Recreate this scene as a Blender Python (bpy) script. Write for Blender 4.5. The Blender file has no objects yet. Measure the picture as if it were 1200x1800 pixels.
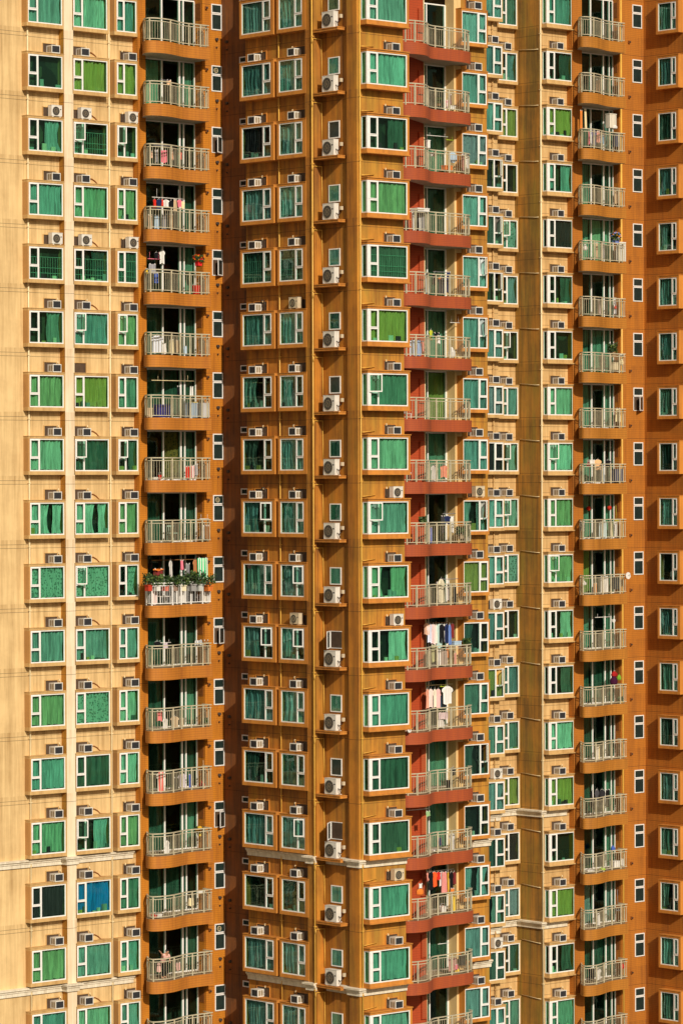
import bpy, bmesh, math, random
from mathutils import Vector, Matrix
R = math.radians
random.seed(7)
scene = bpy.context.scene
COL = scene.collection

# ------------------------------------------------------------------ camera, sky, sun
ZC = 35.0                      # camera height above the ground
F = 6200.0                     # focal length in units of a 1200 wide frame
cam_d = bpy.data.cameras.new('camera')
cam = bpy.data.objects.new('camera', cam_d); COL.objects.link(cam)
cam_d.sensor_fit = 'HORIZONTAL'; cam_d.sensor_width = 36.0
cam_d.lens = 36.0 * F / 1200.0
cam_d.clip_start = 1.0; cam_d.clip_end = 3000.0
PITCH = math.atan(50 / F)
cam.location = (0, 0, ZC)
cam.rotation_euler = (Matrix.Rotation(math.pi / 2 - PITCH, 4, 'X') @ Matrix.Rotation(R(-0.2), 4, 'Z')).to_euler()
scene.camera = cam

SUN_AZ = 22.0    # degrees to the right of straight behind the camera
SUN_EL = 29.0
world = bpy.data.worlds.new('World'); scene.world = world
world.use_nodes = True
wn = world.node_tree
sky = wn.nodes.new('ShaderNodeTexSky'); sky.sky_type = 'NISHITA'; sky.sun_disc = False
sky.sun_elevation = R(SUN_EL)
sky.sun_rotation = R(180 - SUN_AZ)
sky.air_density = 1.6; sky.dust_density = 3.0
bg = wn.nodes['Background']; bg.inputs['Strength'].default_value = 0.05
wn.links.new(sky.outputs[0], bg.inputs['Color'])
sd = bpy.data.lights.new('sun', 'SUN'); sd.energy = 3.9; sd.angle = R(0.5); sd.color = (1.0, 0.89, 0.74)
sun = bpy.data.objects.new('sun', sd); COL.objects.link(sun)
az, el = R(SUN_AZ), R(SUN_EL)
to_sun = Vector((math.sin(az) * math.cos(el), -math.cos(az) * math.cos(el), math.sin(el)))
sun.rotation_euler = to_sun.to_track_quat('Z', 'Y').to_euler()
sun.location = (30, -40, 90)
vs = scene.view_settings
vs.view_transform = 'Standard'; vs.look = 'None'; vs.exposure = 0.0; vs.gamma = 1.0
scene.cycles.use_denoising = True
scene.cycles.max_bounces = 6; scene.cycles.diffuse_bounces = 3; scene.cycles.glossy_bounces = 2
scene.cycles.transparent_max_bounces = 10

# ------------------------------------------------------------------ plan geometry
A = R(42.0); CA, SA = math.cos(A), math.sin(A)
def world_uv(u, v, z=0.0): return Vector((u * CA + v * SA, u * SA - v * CA, z))
def pu(x, v):
    t = (x - 600.0) / F; Y = v / (t * SA - CA); return Y * (t * CA + SA)
def pv(x, u):
    t = (x - 600.0) / F; Y = u / (t * CA + SA); return Y * (t * SA - CA)
def HEAD(k): return ZC + (6.72 - k) * 3.0       # top of the window frames on floor k

# ------------------------------------------------------------------ materials
def nt(name):
    m = bpy.data.materials.new(name); m.use_nodes = True
    t = m.node_tree; b = t.nodes['Principled BSDF']
    return m, t, b
def mth(t, op, a, b=None, c=None):
    n = t.nodes.new('ShaderNodeMath'); n.operation = op
    for i, q in enumerate((a, b, c)):
        if q is None: continue
        if isinstance(q, (int, float)): n.inputs[i].default_value = q
        else: t.links.new(q, n.inputs[i])
    return n.outputs[0]
def mixc(t, f, a, b):
    n = t.nodes.new('ShaderNodeMix'); n.data_type = 'RGBA'
    for i, q in ((0, f), (6, a), (7, b)):
        if isinstance(q, (int, float)): n.inputs[i].default_value = q
        elif isinstance(q, tuple): n.inputs[i].default_value = (*q, 1)
        else: t.links.new(q, n.inputs[i])
    return n.outputs[2]
def noise(t, vec, scale, detail=3, rough=.55):
    n = t.nodes.new('ShaderNodeTexNoise'); n.inputs['Scale'].default_value = scale
    n.inputs['Detail'].default_value = detail; n.inputs['Roughness'].default_value = rough
    t.links.new(vec, n.inputs['Vector']); return n.outputs['Fac']
def ramp(t, f, a, b, lo=0.0, hi=1.0):
    n = t.nodes.new('ShaderNodeMapRange'); t.links.new(f, n.inputs[0])
    n.inputs[1].default_value = a; n.inputs[2].default_value = b
    n.inputs[3].default_value = lo; n.inputs[4].default_value = hi; return n.outputs[0]
def mapped(t, sx, sy, sz):
    g = t.nodes.new('ShaderNodeNewGeometry'); m = t.nodes.new('ShaderNodeMapping')
    m.inputs['Scale'].default_value = (sx, sy, sz)
    t.links.new(g.outputs['Position'], m.inputs['Vector']); return m.outputs[0], g

def wall_mat(name, col, dirt, grooves=(0.85,), tile=0.0, stain=.45, rough=.75, gw=.022, olive=None, runs=.5):
    """painted wall: blotches, rain streaks, floor joints, faint mosaic tile"""
    m, t, b = nt(name)
    v1, g = mapped(t, 1, 1, 1); vst, _ = mapped(t, 3.2, 3.2, .16); vfine, _ = mapped(t, 14, 14, .7)
    sep = t.nodes.new('ShaderNodeSeparateXYZ'); t.links.new(g.outputs['Position'], sep.inputs[0])
    blot = ramp(t, noise(t, v1, .75, 6, .65), .40, .66)
    str_ = ramp(t, noise(t, vst, 1.0, 4, .65), .42, .72)
    fine = ramp(t, noise(t, vfine, 1.0, 3, .7), .45, .8)
    f = mth(t, 'MULTIPLY', str_, stain); f = mth(t, 'ADD', f, mth(t, 'MULTIPLY', blot, stain * .5))
    f = mth(t, 'ADD', f, mth(t, 'MULTIPLY', fine, stain * .4))
    c0 = col
    if olive:                                                # weathered ochre-green patches and tall streaks
        vo_, _ = mapped(t, 1.6, 1.6, .33)
        c0 = mixc(t, ramp(t, noise(t, vo_, .8, 4, .6), .44, .62, 0, .8), col, olive)
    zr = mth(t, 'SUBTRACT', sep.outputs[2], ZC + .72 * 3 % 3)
    # streaks repeat on each floor, darkest just below the sills, fading downward
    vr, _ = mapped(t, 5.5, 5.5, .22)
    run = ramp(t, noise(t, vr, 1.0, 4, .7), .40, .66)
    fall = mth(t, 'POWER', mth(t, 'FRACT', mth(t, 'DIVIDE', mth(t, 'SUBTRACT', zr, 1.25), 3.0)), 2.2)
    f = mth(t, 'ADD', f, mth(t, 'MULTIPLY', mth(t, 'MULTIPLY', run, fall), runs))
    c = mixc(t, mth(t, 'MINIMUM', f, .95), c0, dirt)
    for gz in grooves:
        q = mth(t, 'FRACT', mth(t, 'DIVIDE', mth(t, 'SUBTRACT', zr, gz), 3.0))
        line = mth(t, 'LESS_THAN', q, gw / 3.0)
        c = mixc(t, mth(t, 'MULTIPLY', line, .75), c, tuple(x * .18 for x in dirt))
    hgt = mth(t, 'MULTIPLY', fine, .3)
    if tile:
        d = t.nodes.new('ShaderNodeVectorMath'); d.operation = 'DOT_PRODUCT'
        t.links.new(g.outputs['Position'], d.inputs[0]); d.inputs[1].default_value = (CA + SA, SA - CA, 0)
        hx = mth(t, 'LESS_THAN', mth(t, 'FRACT', mth(t, 'DIVIDE', d.outputs['Value'], tile * 2.2)), .07)
        hz = mth(t, 'LESS_THAN', mth(t, 'FRACT', mth(t, 'DIVIDE', sep.outputs[2], tile)), .16)
        ln = mth(t, 'MAXIMUM', mth(t, 'MULTIPLY', hx, .5), hz)
        c = mixc(t, mth(t, 'MULTIPLY', ln, .38), c, tuple(x * .35 for x in dirt))
        hgt = mth(t, 'SUBTRACT', hgt, mth(t, 'MULTIPLY', ln, .8))
    t.links.new(c, b.inputs['Base Color']); b.inputs['Roughness'].default_value = rough
    bp = t.nodes.new('ShaderNodeBump'); bp.inputs['Strength'].default_value = .25; bp.inputs['Distance'].default_value = .02
    t.links.new(hgt, bp.inputs['Height']); t.links.new(bp.outputs[0], b.inputs['Normal'])
    return m

def plain(name, col, rough=.5, var=.15, scale=6, metallic=0.0, spec=None):
    m, t, b = nt(name); v, g = mapped(t, 1, 1, 1)
    f = ramp(t, noise(t, v, scale, 4), .35, .75)
    c = mixc(t, f, col, tuple(x * (1 - var) for x in col))
    t.links.new(c, b.inputs['Base Color']); b.inputs['Roughness'].default_value = rough
    b.inputs['Metallic'].default_value = metallic
    if spec is not None: b.inputs['Specular IOR Level'].default_value = spec
    return m

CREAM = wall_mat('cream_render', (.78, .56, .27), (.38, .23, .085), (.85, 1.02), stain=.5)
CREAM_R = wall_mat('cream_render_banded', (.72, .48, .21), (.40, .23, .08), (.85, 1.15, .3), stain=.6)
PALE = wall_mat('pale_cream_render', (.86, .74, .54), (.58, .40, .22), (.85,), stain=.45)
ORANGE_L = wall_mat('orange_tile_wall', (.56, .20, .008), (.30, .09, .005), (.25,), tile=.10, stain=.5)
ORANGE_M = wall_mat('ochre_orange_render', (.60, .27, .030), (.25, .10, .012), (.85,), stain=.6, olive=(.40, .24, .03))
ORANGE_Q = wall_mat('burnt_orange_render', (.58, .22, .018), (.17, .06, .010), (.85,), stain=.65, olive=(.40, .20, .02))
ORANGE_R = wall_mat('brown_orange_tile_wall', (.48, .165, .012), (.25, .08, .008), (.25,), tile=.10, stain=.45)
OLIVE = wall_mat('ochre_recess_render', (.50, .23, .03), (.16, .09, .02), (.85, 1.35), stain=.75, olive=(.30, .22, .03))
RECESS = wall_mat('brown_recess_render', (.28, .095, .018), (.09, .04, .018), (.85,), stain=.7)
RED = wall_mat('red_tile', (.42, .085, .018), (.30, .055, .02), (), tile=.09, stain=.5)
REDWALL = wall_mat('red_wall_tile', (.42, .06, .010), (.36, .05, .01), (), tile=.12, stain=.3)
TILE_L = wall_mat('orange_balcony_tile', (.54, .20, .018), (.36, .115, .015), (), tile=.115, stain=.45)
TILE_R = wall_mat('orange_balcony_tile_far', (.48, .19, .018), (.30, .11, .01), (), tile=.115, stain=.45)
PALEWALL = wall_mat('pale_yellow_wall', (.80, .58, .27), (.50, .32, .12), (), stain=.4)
SIDE_C = wall_mat('shaded_surround_side', (.55, .30, .10), (.34, .17, .05), (), stain=.5)  # cream surround colour darkened to carry the shade on its side
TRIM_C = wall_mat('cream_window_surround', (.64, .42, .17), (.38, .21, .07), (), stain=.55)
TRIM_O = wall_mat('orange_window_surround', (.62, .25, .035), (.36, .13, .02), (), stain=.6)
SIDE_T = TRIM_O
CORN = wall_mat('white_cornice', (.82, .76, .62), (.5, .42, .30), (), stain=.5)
SOFFIT = plain('soffit_plaster', (.50, .46, .38), .8, .3, 2)
FLOORM = plain('balcony_floor', (.35, .25, .15), .7, .3, 5)
WHITE = plain('white_window_frame', (.84, .84, .82), .35, .12)
CREAMF = plain('cream_rail_paint', (.56, .51, .36), .4, .3, 3)
PIPE_Y = plain('yellow_pipe', (.80, .46, .08), .45, .25, 2)
PIPE_C = plain('cream_pipe', (.85, .70, .42), .45, .2, 2)
ACW = plain('white_unit_casing', (.74, .72, .66), .4, .18, 3)
ACB = plain('beige_unit_casing', (.66, .55, .38), .45, .2, 3)
GRILL = plain('dark_grille', (.03, .032, .038), .55, .3, 20)
LOUV = plain('louvre_shade', (.30, .24, .15), .6, .3, 20)
HOSE = plain('dark_hose', (.06, .04, .03), .6, .3, 4)
HOLE = plain('dark_opening', (.085, .05, .028), .8, .4, 4)
BRASS = plain('fan_guard', (.42, .36, .22), .4, .2, 10)
LOUVD = plain('brown_louvre', (.30, .10, .02), .6, .3, 10)
BARS = plain('window_bars', (.45, .60, .50), .5, .2, 5)

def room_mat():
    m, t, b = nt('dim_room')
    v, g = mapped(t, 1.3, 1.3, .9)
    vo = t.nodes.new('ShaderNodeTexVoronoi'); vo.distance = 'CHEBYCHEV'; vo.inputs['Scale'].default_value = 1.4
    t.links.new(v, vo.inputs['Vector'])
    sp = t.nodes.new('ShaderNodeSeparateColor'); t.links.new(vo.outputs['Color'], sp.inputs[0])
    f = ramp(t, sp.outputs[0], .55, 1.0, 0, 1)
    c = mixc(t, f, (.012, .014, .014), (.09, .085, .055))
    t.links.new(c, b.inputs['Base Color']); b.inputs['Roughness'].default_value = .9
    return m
ROOM = room_mat()

def glass_mat(name, tint, gl=.07):
    m = bpy.data.materials.new(name); m.use_nodes = True; t = m.node_tree
    for n in list(t.nodes): t.nodes.remove(n)
    o = t.nodes.new('ShaderNodeOutputMaterial')
    tr = t.nodes.new('ShaderNodeBsdfTransparent'); tr.inputs[0].default_value = (*tint, 1)
    g = t.nodes.new('ShaderNodeBsdfGlossy'); g.inputs['Roughness'].default_value = .04
    g.inputs['Color'].default_value = (.8, 1, .92, 1)
    geo = t.nodes.new('ShaderNodeNewGeometry')
    bp = t.nodes.new('ShaderNodeBump'); bp.inputs['Strength'].default_value = .12; bp.inputs['Distance'].default_value = .05
    t.links.new(noise(t, geo.outputs['Position'], 1.3, 2), bp.inputs['Height']); t.links.new(bp.outputs[0], g.inputs['Normal'])
    fr = t.nodes.new('ShaderNodeLayerWeight'); fr.inputs[0].default_value = .5
    fac = mth(t, 'ADD', mth(t, 'MULTIPLY', mth(t, 'POWER', fr.outputs['Facing'], 5.0), .9), gl / 2)
    mx = t.nodes.new('ShaderNodeMixShader'); t.links.new(fac, mx.inputs[0])
    t.links.new(tr.outputs[0], mx.inputs[1]); t.links.new(g.outputs[0], mx.inputs[2]); t.links.new(mx.outputs[0], o.inputs[0])
    return m
GLASS = glass_mat('green_window_glass', (.60, .855, .745))
GLASS_T = glass_mat('teal_window_glass', (.62, .83, .77), .12)
GLASS_D = glass_mat('door_glass', (.58, .80, .71))
FROST = plain('dark_bathroom_glass', (.018, .035, .032), .12, .4, 3)

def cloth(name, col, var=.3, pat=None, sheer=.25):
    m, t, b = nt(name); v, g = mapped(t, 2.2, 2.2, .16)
    f = ramp(t, noise(t, v, 3.0, 4, .65), .38, .66)  # upright tone streaks in the colour stand in for the shade of folds
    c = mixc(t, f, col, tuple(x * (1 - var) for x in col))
    if pat:
        v2, g2 = mapped(t, 1, 1, 1)
    if pat and pat[1] == 'stripe':
        d = t.nodes.new('ShaderNodeVectorMath'); d.operation = 'DOT_PRODUCT'
        t.links.new(g2.outputs['Position'], d.inputs[0]); d.inputs[1].default_value = (CA, SA, 0)
        c = mixc(t, mth(t, 'LESS_THAN', mth(t, 'FRACT', mth(t, 'MULTIPLY', d.outputs['Value'], 8.0)), .45), c, pat[0])
    elif pat:
        vo = t.nodes.new('ShaderNodeTexVoronoi'); vo.inputs['Scale'].default_value = pat[1]; t.links.new(v2, vo.inputs['Vector'])
        c = mixc(t, mth(t, 'LESS_THAN', vo.outputs['Distance'], .38), c, pat[0])
    t.links.new(c, b.inputs['Base Color']); b.inputs['Roughness'].default_value = .9
    b.inputs['Specular IOR Level'].default_value = .1
    return m
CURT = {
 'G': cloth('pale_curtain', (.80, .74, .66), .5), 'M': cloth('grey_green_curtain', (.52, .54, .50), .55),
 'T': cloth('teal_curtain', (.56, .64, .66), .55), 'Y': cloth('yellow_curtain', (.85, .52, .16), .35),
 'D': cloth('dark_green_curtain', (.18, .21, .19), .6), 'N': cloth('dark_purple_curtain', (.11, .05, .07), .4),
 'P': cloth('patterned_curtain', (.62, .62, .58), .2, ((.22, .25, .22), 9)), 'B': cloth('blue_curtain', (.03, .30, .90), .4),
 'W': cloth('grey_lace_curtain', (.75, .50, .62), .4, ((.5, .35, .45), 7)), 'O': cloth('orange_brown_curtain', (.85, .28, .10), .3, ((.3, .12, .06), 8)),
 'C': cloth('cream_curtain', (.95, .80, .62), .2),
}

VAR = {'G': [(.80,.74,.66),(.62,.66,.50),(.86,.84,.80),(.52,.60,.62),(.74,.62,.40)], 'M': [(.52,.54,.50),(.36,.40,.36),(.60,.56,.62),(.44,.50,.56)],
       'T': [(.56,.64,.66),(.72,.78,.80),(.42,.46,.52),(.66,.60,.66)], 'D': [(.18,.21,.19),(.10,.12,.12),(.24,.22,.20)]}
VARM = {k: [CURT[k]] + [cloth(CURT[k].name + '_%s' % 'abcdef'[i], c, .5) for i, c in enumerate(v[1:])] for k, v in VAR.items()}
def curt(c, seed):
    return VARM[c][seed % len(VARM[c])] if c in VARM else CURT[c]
# ------------------------------------------------------------------ mesh helpers
class MB:
    def __init__(s): s.v = []; s.f = []; s.mi = []; s.mats = []; s.sm = []
    def m(s, mat):
        if mat not in s.mats: s.mats.append(mat)
        return s.mats.index(mat)
    def quad(s, a, b, c, d, mat, smooth=False):
        n = len(s.v); s.v += [tuple(a), tuple(b), tuple(c), tuple(d)]; s.f.append((n, n+1, n+2, n+3)); s.mi.append(s.m(mat)); s.sm.append(smooth)
    def poly(s, pts, mat):
        n = len(s.v); s.v += [tuple(p) for p in pts]; s.f.append(tuple(range(n, n + len(pts)))); s.mi.append(s.m(mat)); s.sm.append(False)
    def box(s, x0, x1, y0, y1, z0, z1, mat):
        n = len(s.v); i = s.m(mat)
        s.v += [(x, y, z) for z in (z0, z1) for y in (y0, y1) for x in (x0, x1)]
        for f in ((0,2,3,1), (4,5,7,6), (0,1,5,4), (2,6,7,3), (0,4,6,2), (1,3,7,5)):
            s.f.append(tuple(n + q for q in f)); s.mi.append(i); s.sm.append(False)
    def bar(s, p, q, w, h, mat):
        """box bar from p to q, w wide across in plan, h tall"""
        p, q = Vector(p), Vector(q); d = (q - p).normalized()
        up = Vector((0, 0, 1)) if abs(d.z) < .9 else Vector((1, 0, 0))
        sd_ = d.cross(up).normalized() * w / 2; u2 = sd_.cross(d).normalized() * h / 2
        c = [p - sd_ - u2, p + sd_ - u2, p + sd_ + u2, p - sd_ + u2]; e = [x + (q - p) for x in c]
        n = len(s.v); i = s.m(mat); s.v += [tuple(x) for x in c + e]
        for f in ((0,3,2,1), (4,5,6,7), (0,1,5,4), (1,2,6,5), (2,3,7,6), (3,0,4,7)):
            s.f.append(tuple(n + k for k in f)); s.mi.append(i); s.sm.append(False)
    def tube(s, pts, r, mat, seg=6):
        pts = [Vector(p) for p in pts]; i = s.m(mat); n0 = len(s.v)
        for k, p in enumerate(pts):
            d = (pts[min(k+1, len(pts)-1)] - pts[max(k-1, 0)]).normalized()
            up = Vector((0, 0, 1)) if abs(d.z) < .9 else Vector((1, 0, 0))
            a = d.cross(up).normalized(); b = a.cross(d).normalized()
            for j in range(seg):
                t = 2 * math.pi * j / seg; s.v.append(tuple(p + a * r * math.cos(t) + b * r * math.sin(t)))
        for k in range(len(pts) - 1):
            for j in range(seg):
                a, b = n0 + k*seg + j, n0 + k*seg + (j+1) % seg
                s.f.append((a, b, b + seg, a + seg)); s.mi.append(i); s.sm.append(True)
        s.f.append(tuple(n0 + j for j in range(seg))[::-1]); s.mi.append(i); s.sm.append(False)
        s.f.append(tuple(n0 + (len(pts)-1)*seg + j for j in range(seg))); s.mi.append(i); s.sm.append(False)
    def disc(s, c, r, axis, th, mat, seg=20, r_in=0.0):
        """cylinder along local -y (axis 'y') or x; thickness th"""
        c = Vector(c); i = s.m(mat); n = len(s.v)
        ax = Vector((0, -1, 0)) if axis == 'y' else Vector((1, 0, 0))
        e1 = Vector((1, 0, 0)) if axis == 'y' else Vector((0, 1, 0)); e2 = Vector((0, 0, 1))
        for off in (0, th):
            for rr in ((r, r_in) if r_in else (r,)):
                for j in range(seg):
                    t = 2*math.pi*j/seg; s.v.append(tuple(c + ax*off + e1*rr*math.cos(t) + e2*rr*math.sin(t)))
        L = seg * (2 if r_in else 1)
        for j in range(seg):
            k = (j+1) % seg
            s.f.append((n+j, n+k, n+L+k, n+L+j)); s.mi.append(i); s.sm.append(True)
            if r_in:
                s.f.append((n+seg+k, n+seg+j, n+L+seg+j, n+L+seg+k)); s.mi.append(i); s.sm.append(True)
                s.f.append((n+L+j, n+L+k, n+L+seg+k, n+L+seg+j)); s.mi.append(i); s.sm.append(False)
        if not r_in:
            s.f.append(tuple(n+L+j for j in range(seg))); s.mi.append(i); s.sm.append(False)
    def mesh(s, name):
        me = bpy.data.meshes.new(name); me.from_pydata(s.v, [], s.f)
        for mt in s.mats: me.materials.append(mt)
        me.polygons.foreach_set('material_index', s.mi); me.polygons.foreach_set('use_smooth', s.sm)
        me.update(); return me

def obj(name, me, parent=None, loc=None, rot=0.0):
    if isinstance(me, MB): me = me.mesh(name)
    o = bpy.data.objects.new(name, me); COL.objects.link(o)
    if parent is not None: o.parent = parent
    if loc is not None: o.location = loc
    if rot: o.rotation_euler = (0, 0, rot)
    return o
def tag(o, label, cat, group=None):
    o['label'] = label; o['category'] = cat
    if group: o['group'] = group
    return o
ROT = {'P': A, 'Q': A - math.pi / 2}
def place(face, x, plane, z):
    """world point on wall plane (v for P walls, u for Q walls) seen at photo column x"""
    return world_uv(pu(x, plane), plane, z) if face == 'P' else world_uv(plane, pv(x, plane), z)
def span(face, x0, x1, plane):
    return abs(pu(x1, plane) - pu(x0, plane)) if face == 'P' else abs(pv(x1, plane) - pv(x0, plane))

# ------------------------------------------------------------------ towers: extruded plans
TOP = ZC + 31.0
def tower(name, label, path, closing, base_uv):
    root = bpy.data.objects.new(name, None); COL.objects.link(root)
    root.location = world_uv(*base_uv, 0); tag(root, label, 'building', 'towers of the apartment complex')
    o0 = root.location
    mb = MB(); ring = []
    for i, (u, v, mat) in enumerate(path):
        p = world_uv(u, v) - o0; ring.append(p)
        if i + 1 < len(path) and mat is not None:
            q = world_uv(path[i+1][0], path[i+1][1]) - o0
            mb.quad(p, q, q + Vector((0, 0, TOP)), p + Vector((0, 0, TOP)), mat)
    pts = [world_uv(path[-1][0], path[-1][1]) - o0] + [world_uv(u, v) - o0 for u, v in closing] + [ring[0]]
    for p, q in zip(pts, pts[1:]):
        mb.quad(p, q, q + Vector((0, 0, TOP)), p + Vector((0, 0, TOP)), CREAM)
    obj('wall', mb, root)
    rb = MB(); rb.poly([p + Vector((0, 0, TOP)) for p in ring + pts[1:-1]], SOFFIT); obj('roof', rb, root)
    return root

# planes
VA, VAF = -132.65, -132.25          # left wing wall / front of boxes and orange bay
UQ0, UQ1, UQP, UQ3, UQC = 111.3, 110.7, 110.3, 110.8, 110.62
VB, V1 = -121.7, -124.8
VC2, VC3, VC4, VCF = -133.7, -135.3, -133.4, -133.0

uA_p0, uA_p1 = pu(115.5, VAF), pu(132, VAF)
uA_o = pu(245.3, VAF)
uA_r0, uA_r1 = pu(259, VAF), pu(359, VAF)
DA = .64
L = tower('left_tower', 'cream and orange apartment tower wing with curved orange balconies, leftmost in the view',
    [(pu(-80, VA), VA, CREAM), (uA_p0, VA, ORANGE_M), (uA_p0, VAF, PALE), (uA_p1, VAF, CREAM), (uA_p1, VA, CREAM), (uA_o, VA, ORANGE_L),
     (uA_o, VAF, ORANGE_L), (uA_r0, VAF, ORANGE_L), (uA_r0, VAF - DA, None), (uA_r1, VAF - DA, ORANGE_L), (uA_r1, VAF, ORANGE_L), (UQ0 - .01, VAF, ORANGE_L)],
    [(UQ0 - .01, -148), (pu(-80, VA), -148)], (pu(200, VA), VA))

v1 = pv(434.6, UQ1); v2 = pv(538.7, UQP); v3 = pv(554, UQP); v4 = pv(611.5, UQC)
u5 = pu(710.7, VB); uB_r0, uB_r1, u6 = pu(746.7, V1), pu(800, V1), pu(857.3, V1)
DB = .62
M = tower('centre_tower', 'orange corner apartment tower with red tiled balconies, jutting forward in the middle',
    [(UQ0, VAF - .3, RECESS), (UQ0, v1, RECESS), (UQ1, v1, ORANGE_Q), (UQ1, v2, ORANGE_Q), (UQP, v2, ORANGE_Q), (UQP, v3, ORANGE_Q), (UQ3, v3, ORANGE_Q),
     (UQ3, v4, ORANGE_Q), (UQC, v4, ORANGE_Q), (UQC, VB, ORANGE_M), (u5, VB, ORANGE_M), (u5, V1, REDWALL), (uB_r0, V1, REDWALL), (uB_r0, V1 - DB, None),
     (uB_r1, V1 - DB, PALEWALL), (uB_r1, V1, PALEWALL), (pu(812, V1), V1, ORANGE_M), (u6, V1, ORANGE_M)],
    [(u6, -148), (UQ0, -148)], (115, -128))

uC_b = pu(876, VC2); uC_q = pu(950, VC4); uC_o = pu(1007.5, VCF); uC_r0, uC_r1 = pu(1024.7, VCF), pu(1090, VCF)
uC_e = pu(1133, VCF); DC = .5
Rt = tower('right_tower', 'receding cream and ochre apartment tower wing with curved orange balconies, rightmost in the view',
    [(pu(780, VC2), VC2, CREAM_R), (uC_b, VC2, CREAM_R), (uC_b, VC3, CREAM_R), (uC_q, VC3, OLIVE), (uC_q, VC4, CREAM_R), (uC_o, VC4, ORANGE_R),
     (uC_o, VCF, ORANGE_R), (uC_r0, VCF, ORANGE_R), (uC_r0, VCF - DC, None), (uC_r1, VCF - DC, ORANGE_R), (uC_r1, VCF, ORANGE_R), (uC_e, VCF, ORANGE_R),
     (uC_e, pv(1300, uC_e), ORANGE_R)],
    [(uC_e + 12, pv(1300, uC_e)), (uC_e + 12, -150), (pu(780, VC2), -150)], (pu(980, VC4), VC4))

def child(tw, name, me, face, x, plane, z, out=0.0):
    """part of a tower placed on one of its walls"""
    p = place(face, x, plane, z)
    n = Vector((SA, -CA, 0)) if face == 'P' else Vector((-CA, -SA, 0))
    return obj(name, me, tw, p + n * out - tw.location, ROT[face])

# ------------------------------------------------------------------ windows
def frame_mesh(W, H, cas, f, y=0.0, t=.055, dep=.06, trans=.6, openc=False, corner=0.0, side=0.0):
    """white frame; x right, z down from 0; cas = side of the casement column ('L'/'R'), f its width"""
    mb = MB(); b = mb.box
    b(0, W, y, y + dep, -t, 0, WHITE); b(0, W, y, y + dep, -H, -H + t, WHITE)
    b(0, t, y + .002, y + dep, -H + t, -t, WHITE); b(W - t, W, y + .002, y + dep, -H + t, -t, WHITE)
    xm = f if cas == 'L' else W - f
    b(xm - .04, xm + .04, y - .004, y + dep, -H + t, -t, WHITE)
    xa, xb = (t, xm - .04) if cas == 'L' else (xm + .04, W - t)
    zt = -t - (H - 2*t) * trans
    b(xa, xb, y - .002, y + dep, zt - .04, zt + .04, WHITE)
    s = .035                                                 # sash of the top casement
    if not openc:
        b(xa, xb, y - .02, y + .01, -t - s, -t, WHITE); b(xa, xb, y - .02, y + .01, zt + .04, zt + .04 + s, WHITE)
        b(xa, xa + s, y - .02, y + .01, zt + .04 + s, -t - s, WHITE); b(xb - s, xb, y - .02, y + .01, zt + .04 + s, -t - s, WHITE)
    else:
        w = xb - xa + .05; ang = R(38)
        hx, sg = (xa, 1) if cas == 'L' else (xb, -1)
        for (p0, p1, z0, z1) in ((0, w, -t - .05, -t), (0, w, zt + .02, zt + .07), (0, .05, zt + .07, -t - .05), (w - .05, w, zt + .07, -t - .05)):
            ax, ay = hx + sg * p0 * math.cos(ang), y - .02 - p0 * math.sin(ang)
            bx, by = hx + sg * p1 * math.cos(ang), y - .02 - p1 * math.sin(ang)
            mb.bar((ax, ay, (z0+z1)/2), (bx, by, (z0+z1)/2), .035, z1 - z0, WHITE)
        mb.ow = (hx, sg, w, ang, zt + .04, -t - .02)
    if corner:
        b(-.001, corner, y - .01, y + dep + .01, -H + t, -t, WHITE)
    if side:
        b(0, .05, y + dep, y + side, -t, 0, WHITE); b(0, .05, y + dep, y + side, -H, -H + t, WHITE)
        b(0, .05, y + side - .05, y + side, -H + t, -t, WHITE)
    return mb, xm, zt

def pane_mesh(W, H, mat, y, side, ow=None, xm=None, cas=None, zt=None, t=.055):
    mb = MB()
    def slab(x0, x1, z0, z1): mb.box(x0, x1, y + .028, y + .034, z0, z1, mat)
    if ow is None:
        slab(.02, W - .02, -H + .02, -.02)
    else:                                                    # leave the opened light open, glaze the sash that swings out
        xa, xb = (.02, xm) if cas == 'L' else (xm, W - .02)
        if cas == 'L': slab(xm, W - .02, -H + .02, -.02)
        else: slab(.02, xm, -H + .02, -.02)
        slab(xa, xb, -H + .02, zt)
        hx, sg, w, ang, z0, z1 = ow
        mb.bar((hx, y - .02, (z0+z1)/2), (hx + sg*w*math.cos(ang), y - .02 - w*math.sin(ang), (z0+z1)/2), .008, z1 - z0, mat)
    if side: mb.box(.02, .026, y + .034, y + side - .02, -H + .02, -.02, mat)
    return mb

def surround_mesh(W, H, d, ml, mr, mt, mb_, mat, sidemat, side=False):
    """projecting concrete box round the window with a dim room behind the glass"""
    m = MB(); b = m.box
    b(-ml, W + mr, -d, 0, 0, mt, mat); b(-ml, W + mr, -d, 0, -H - mb_, -H, mat)
    if side:
        b(-ml - .03, W + mr + .02, -d - .05, 0, mt, mt + .05, mat)
        b(-ml - .05, W + mr + .02, -d - .07, 0, -H - mb_ - .06, -H - mb_, mat)
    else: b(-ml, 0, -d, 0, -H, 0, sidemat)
    b(W, W + mr, -d, 0, -H, 0, mat)
    if not side:
        b(-ml - .015, W + mr + .015, -d - .025, 0, mt, mt + .03, mat)
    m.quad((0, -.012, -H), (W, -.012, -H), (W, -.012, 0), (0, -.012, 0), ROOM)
    return m

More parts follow.
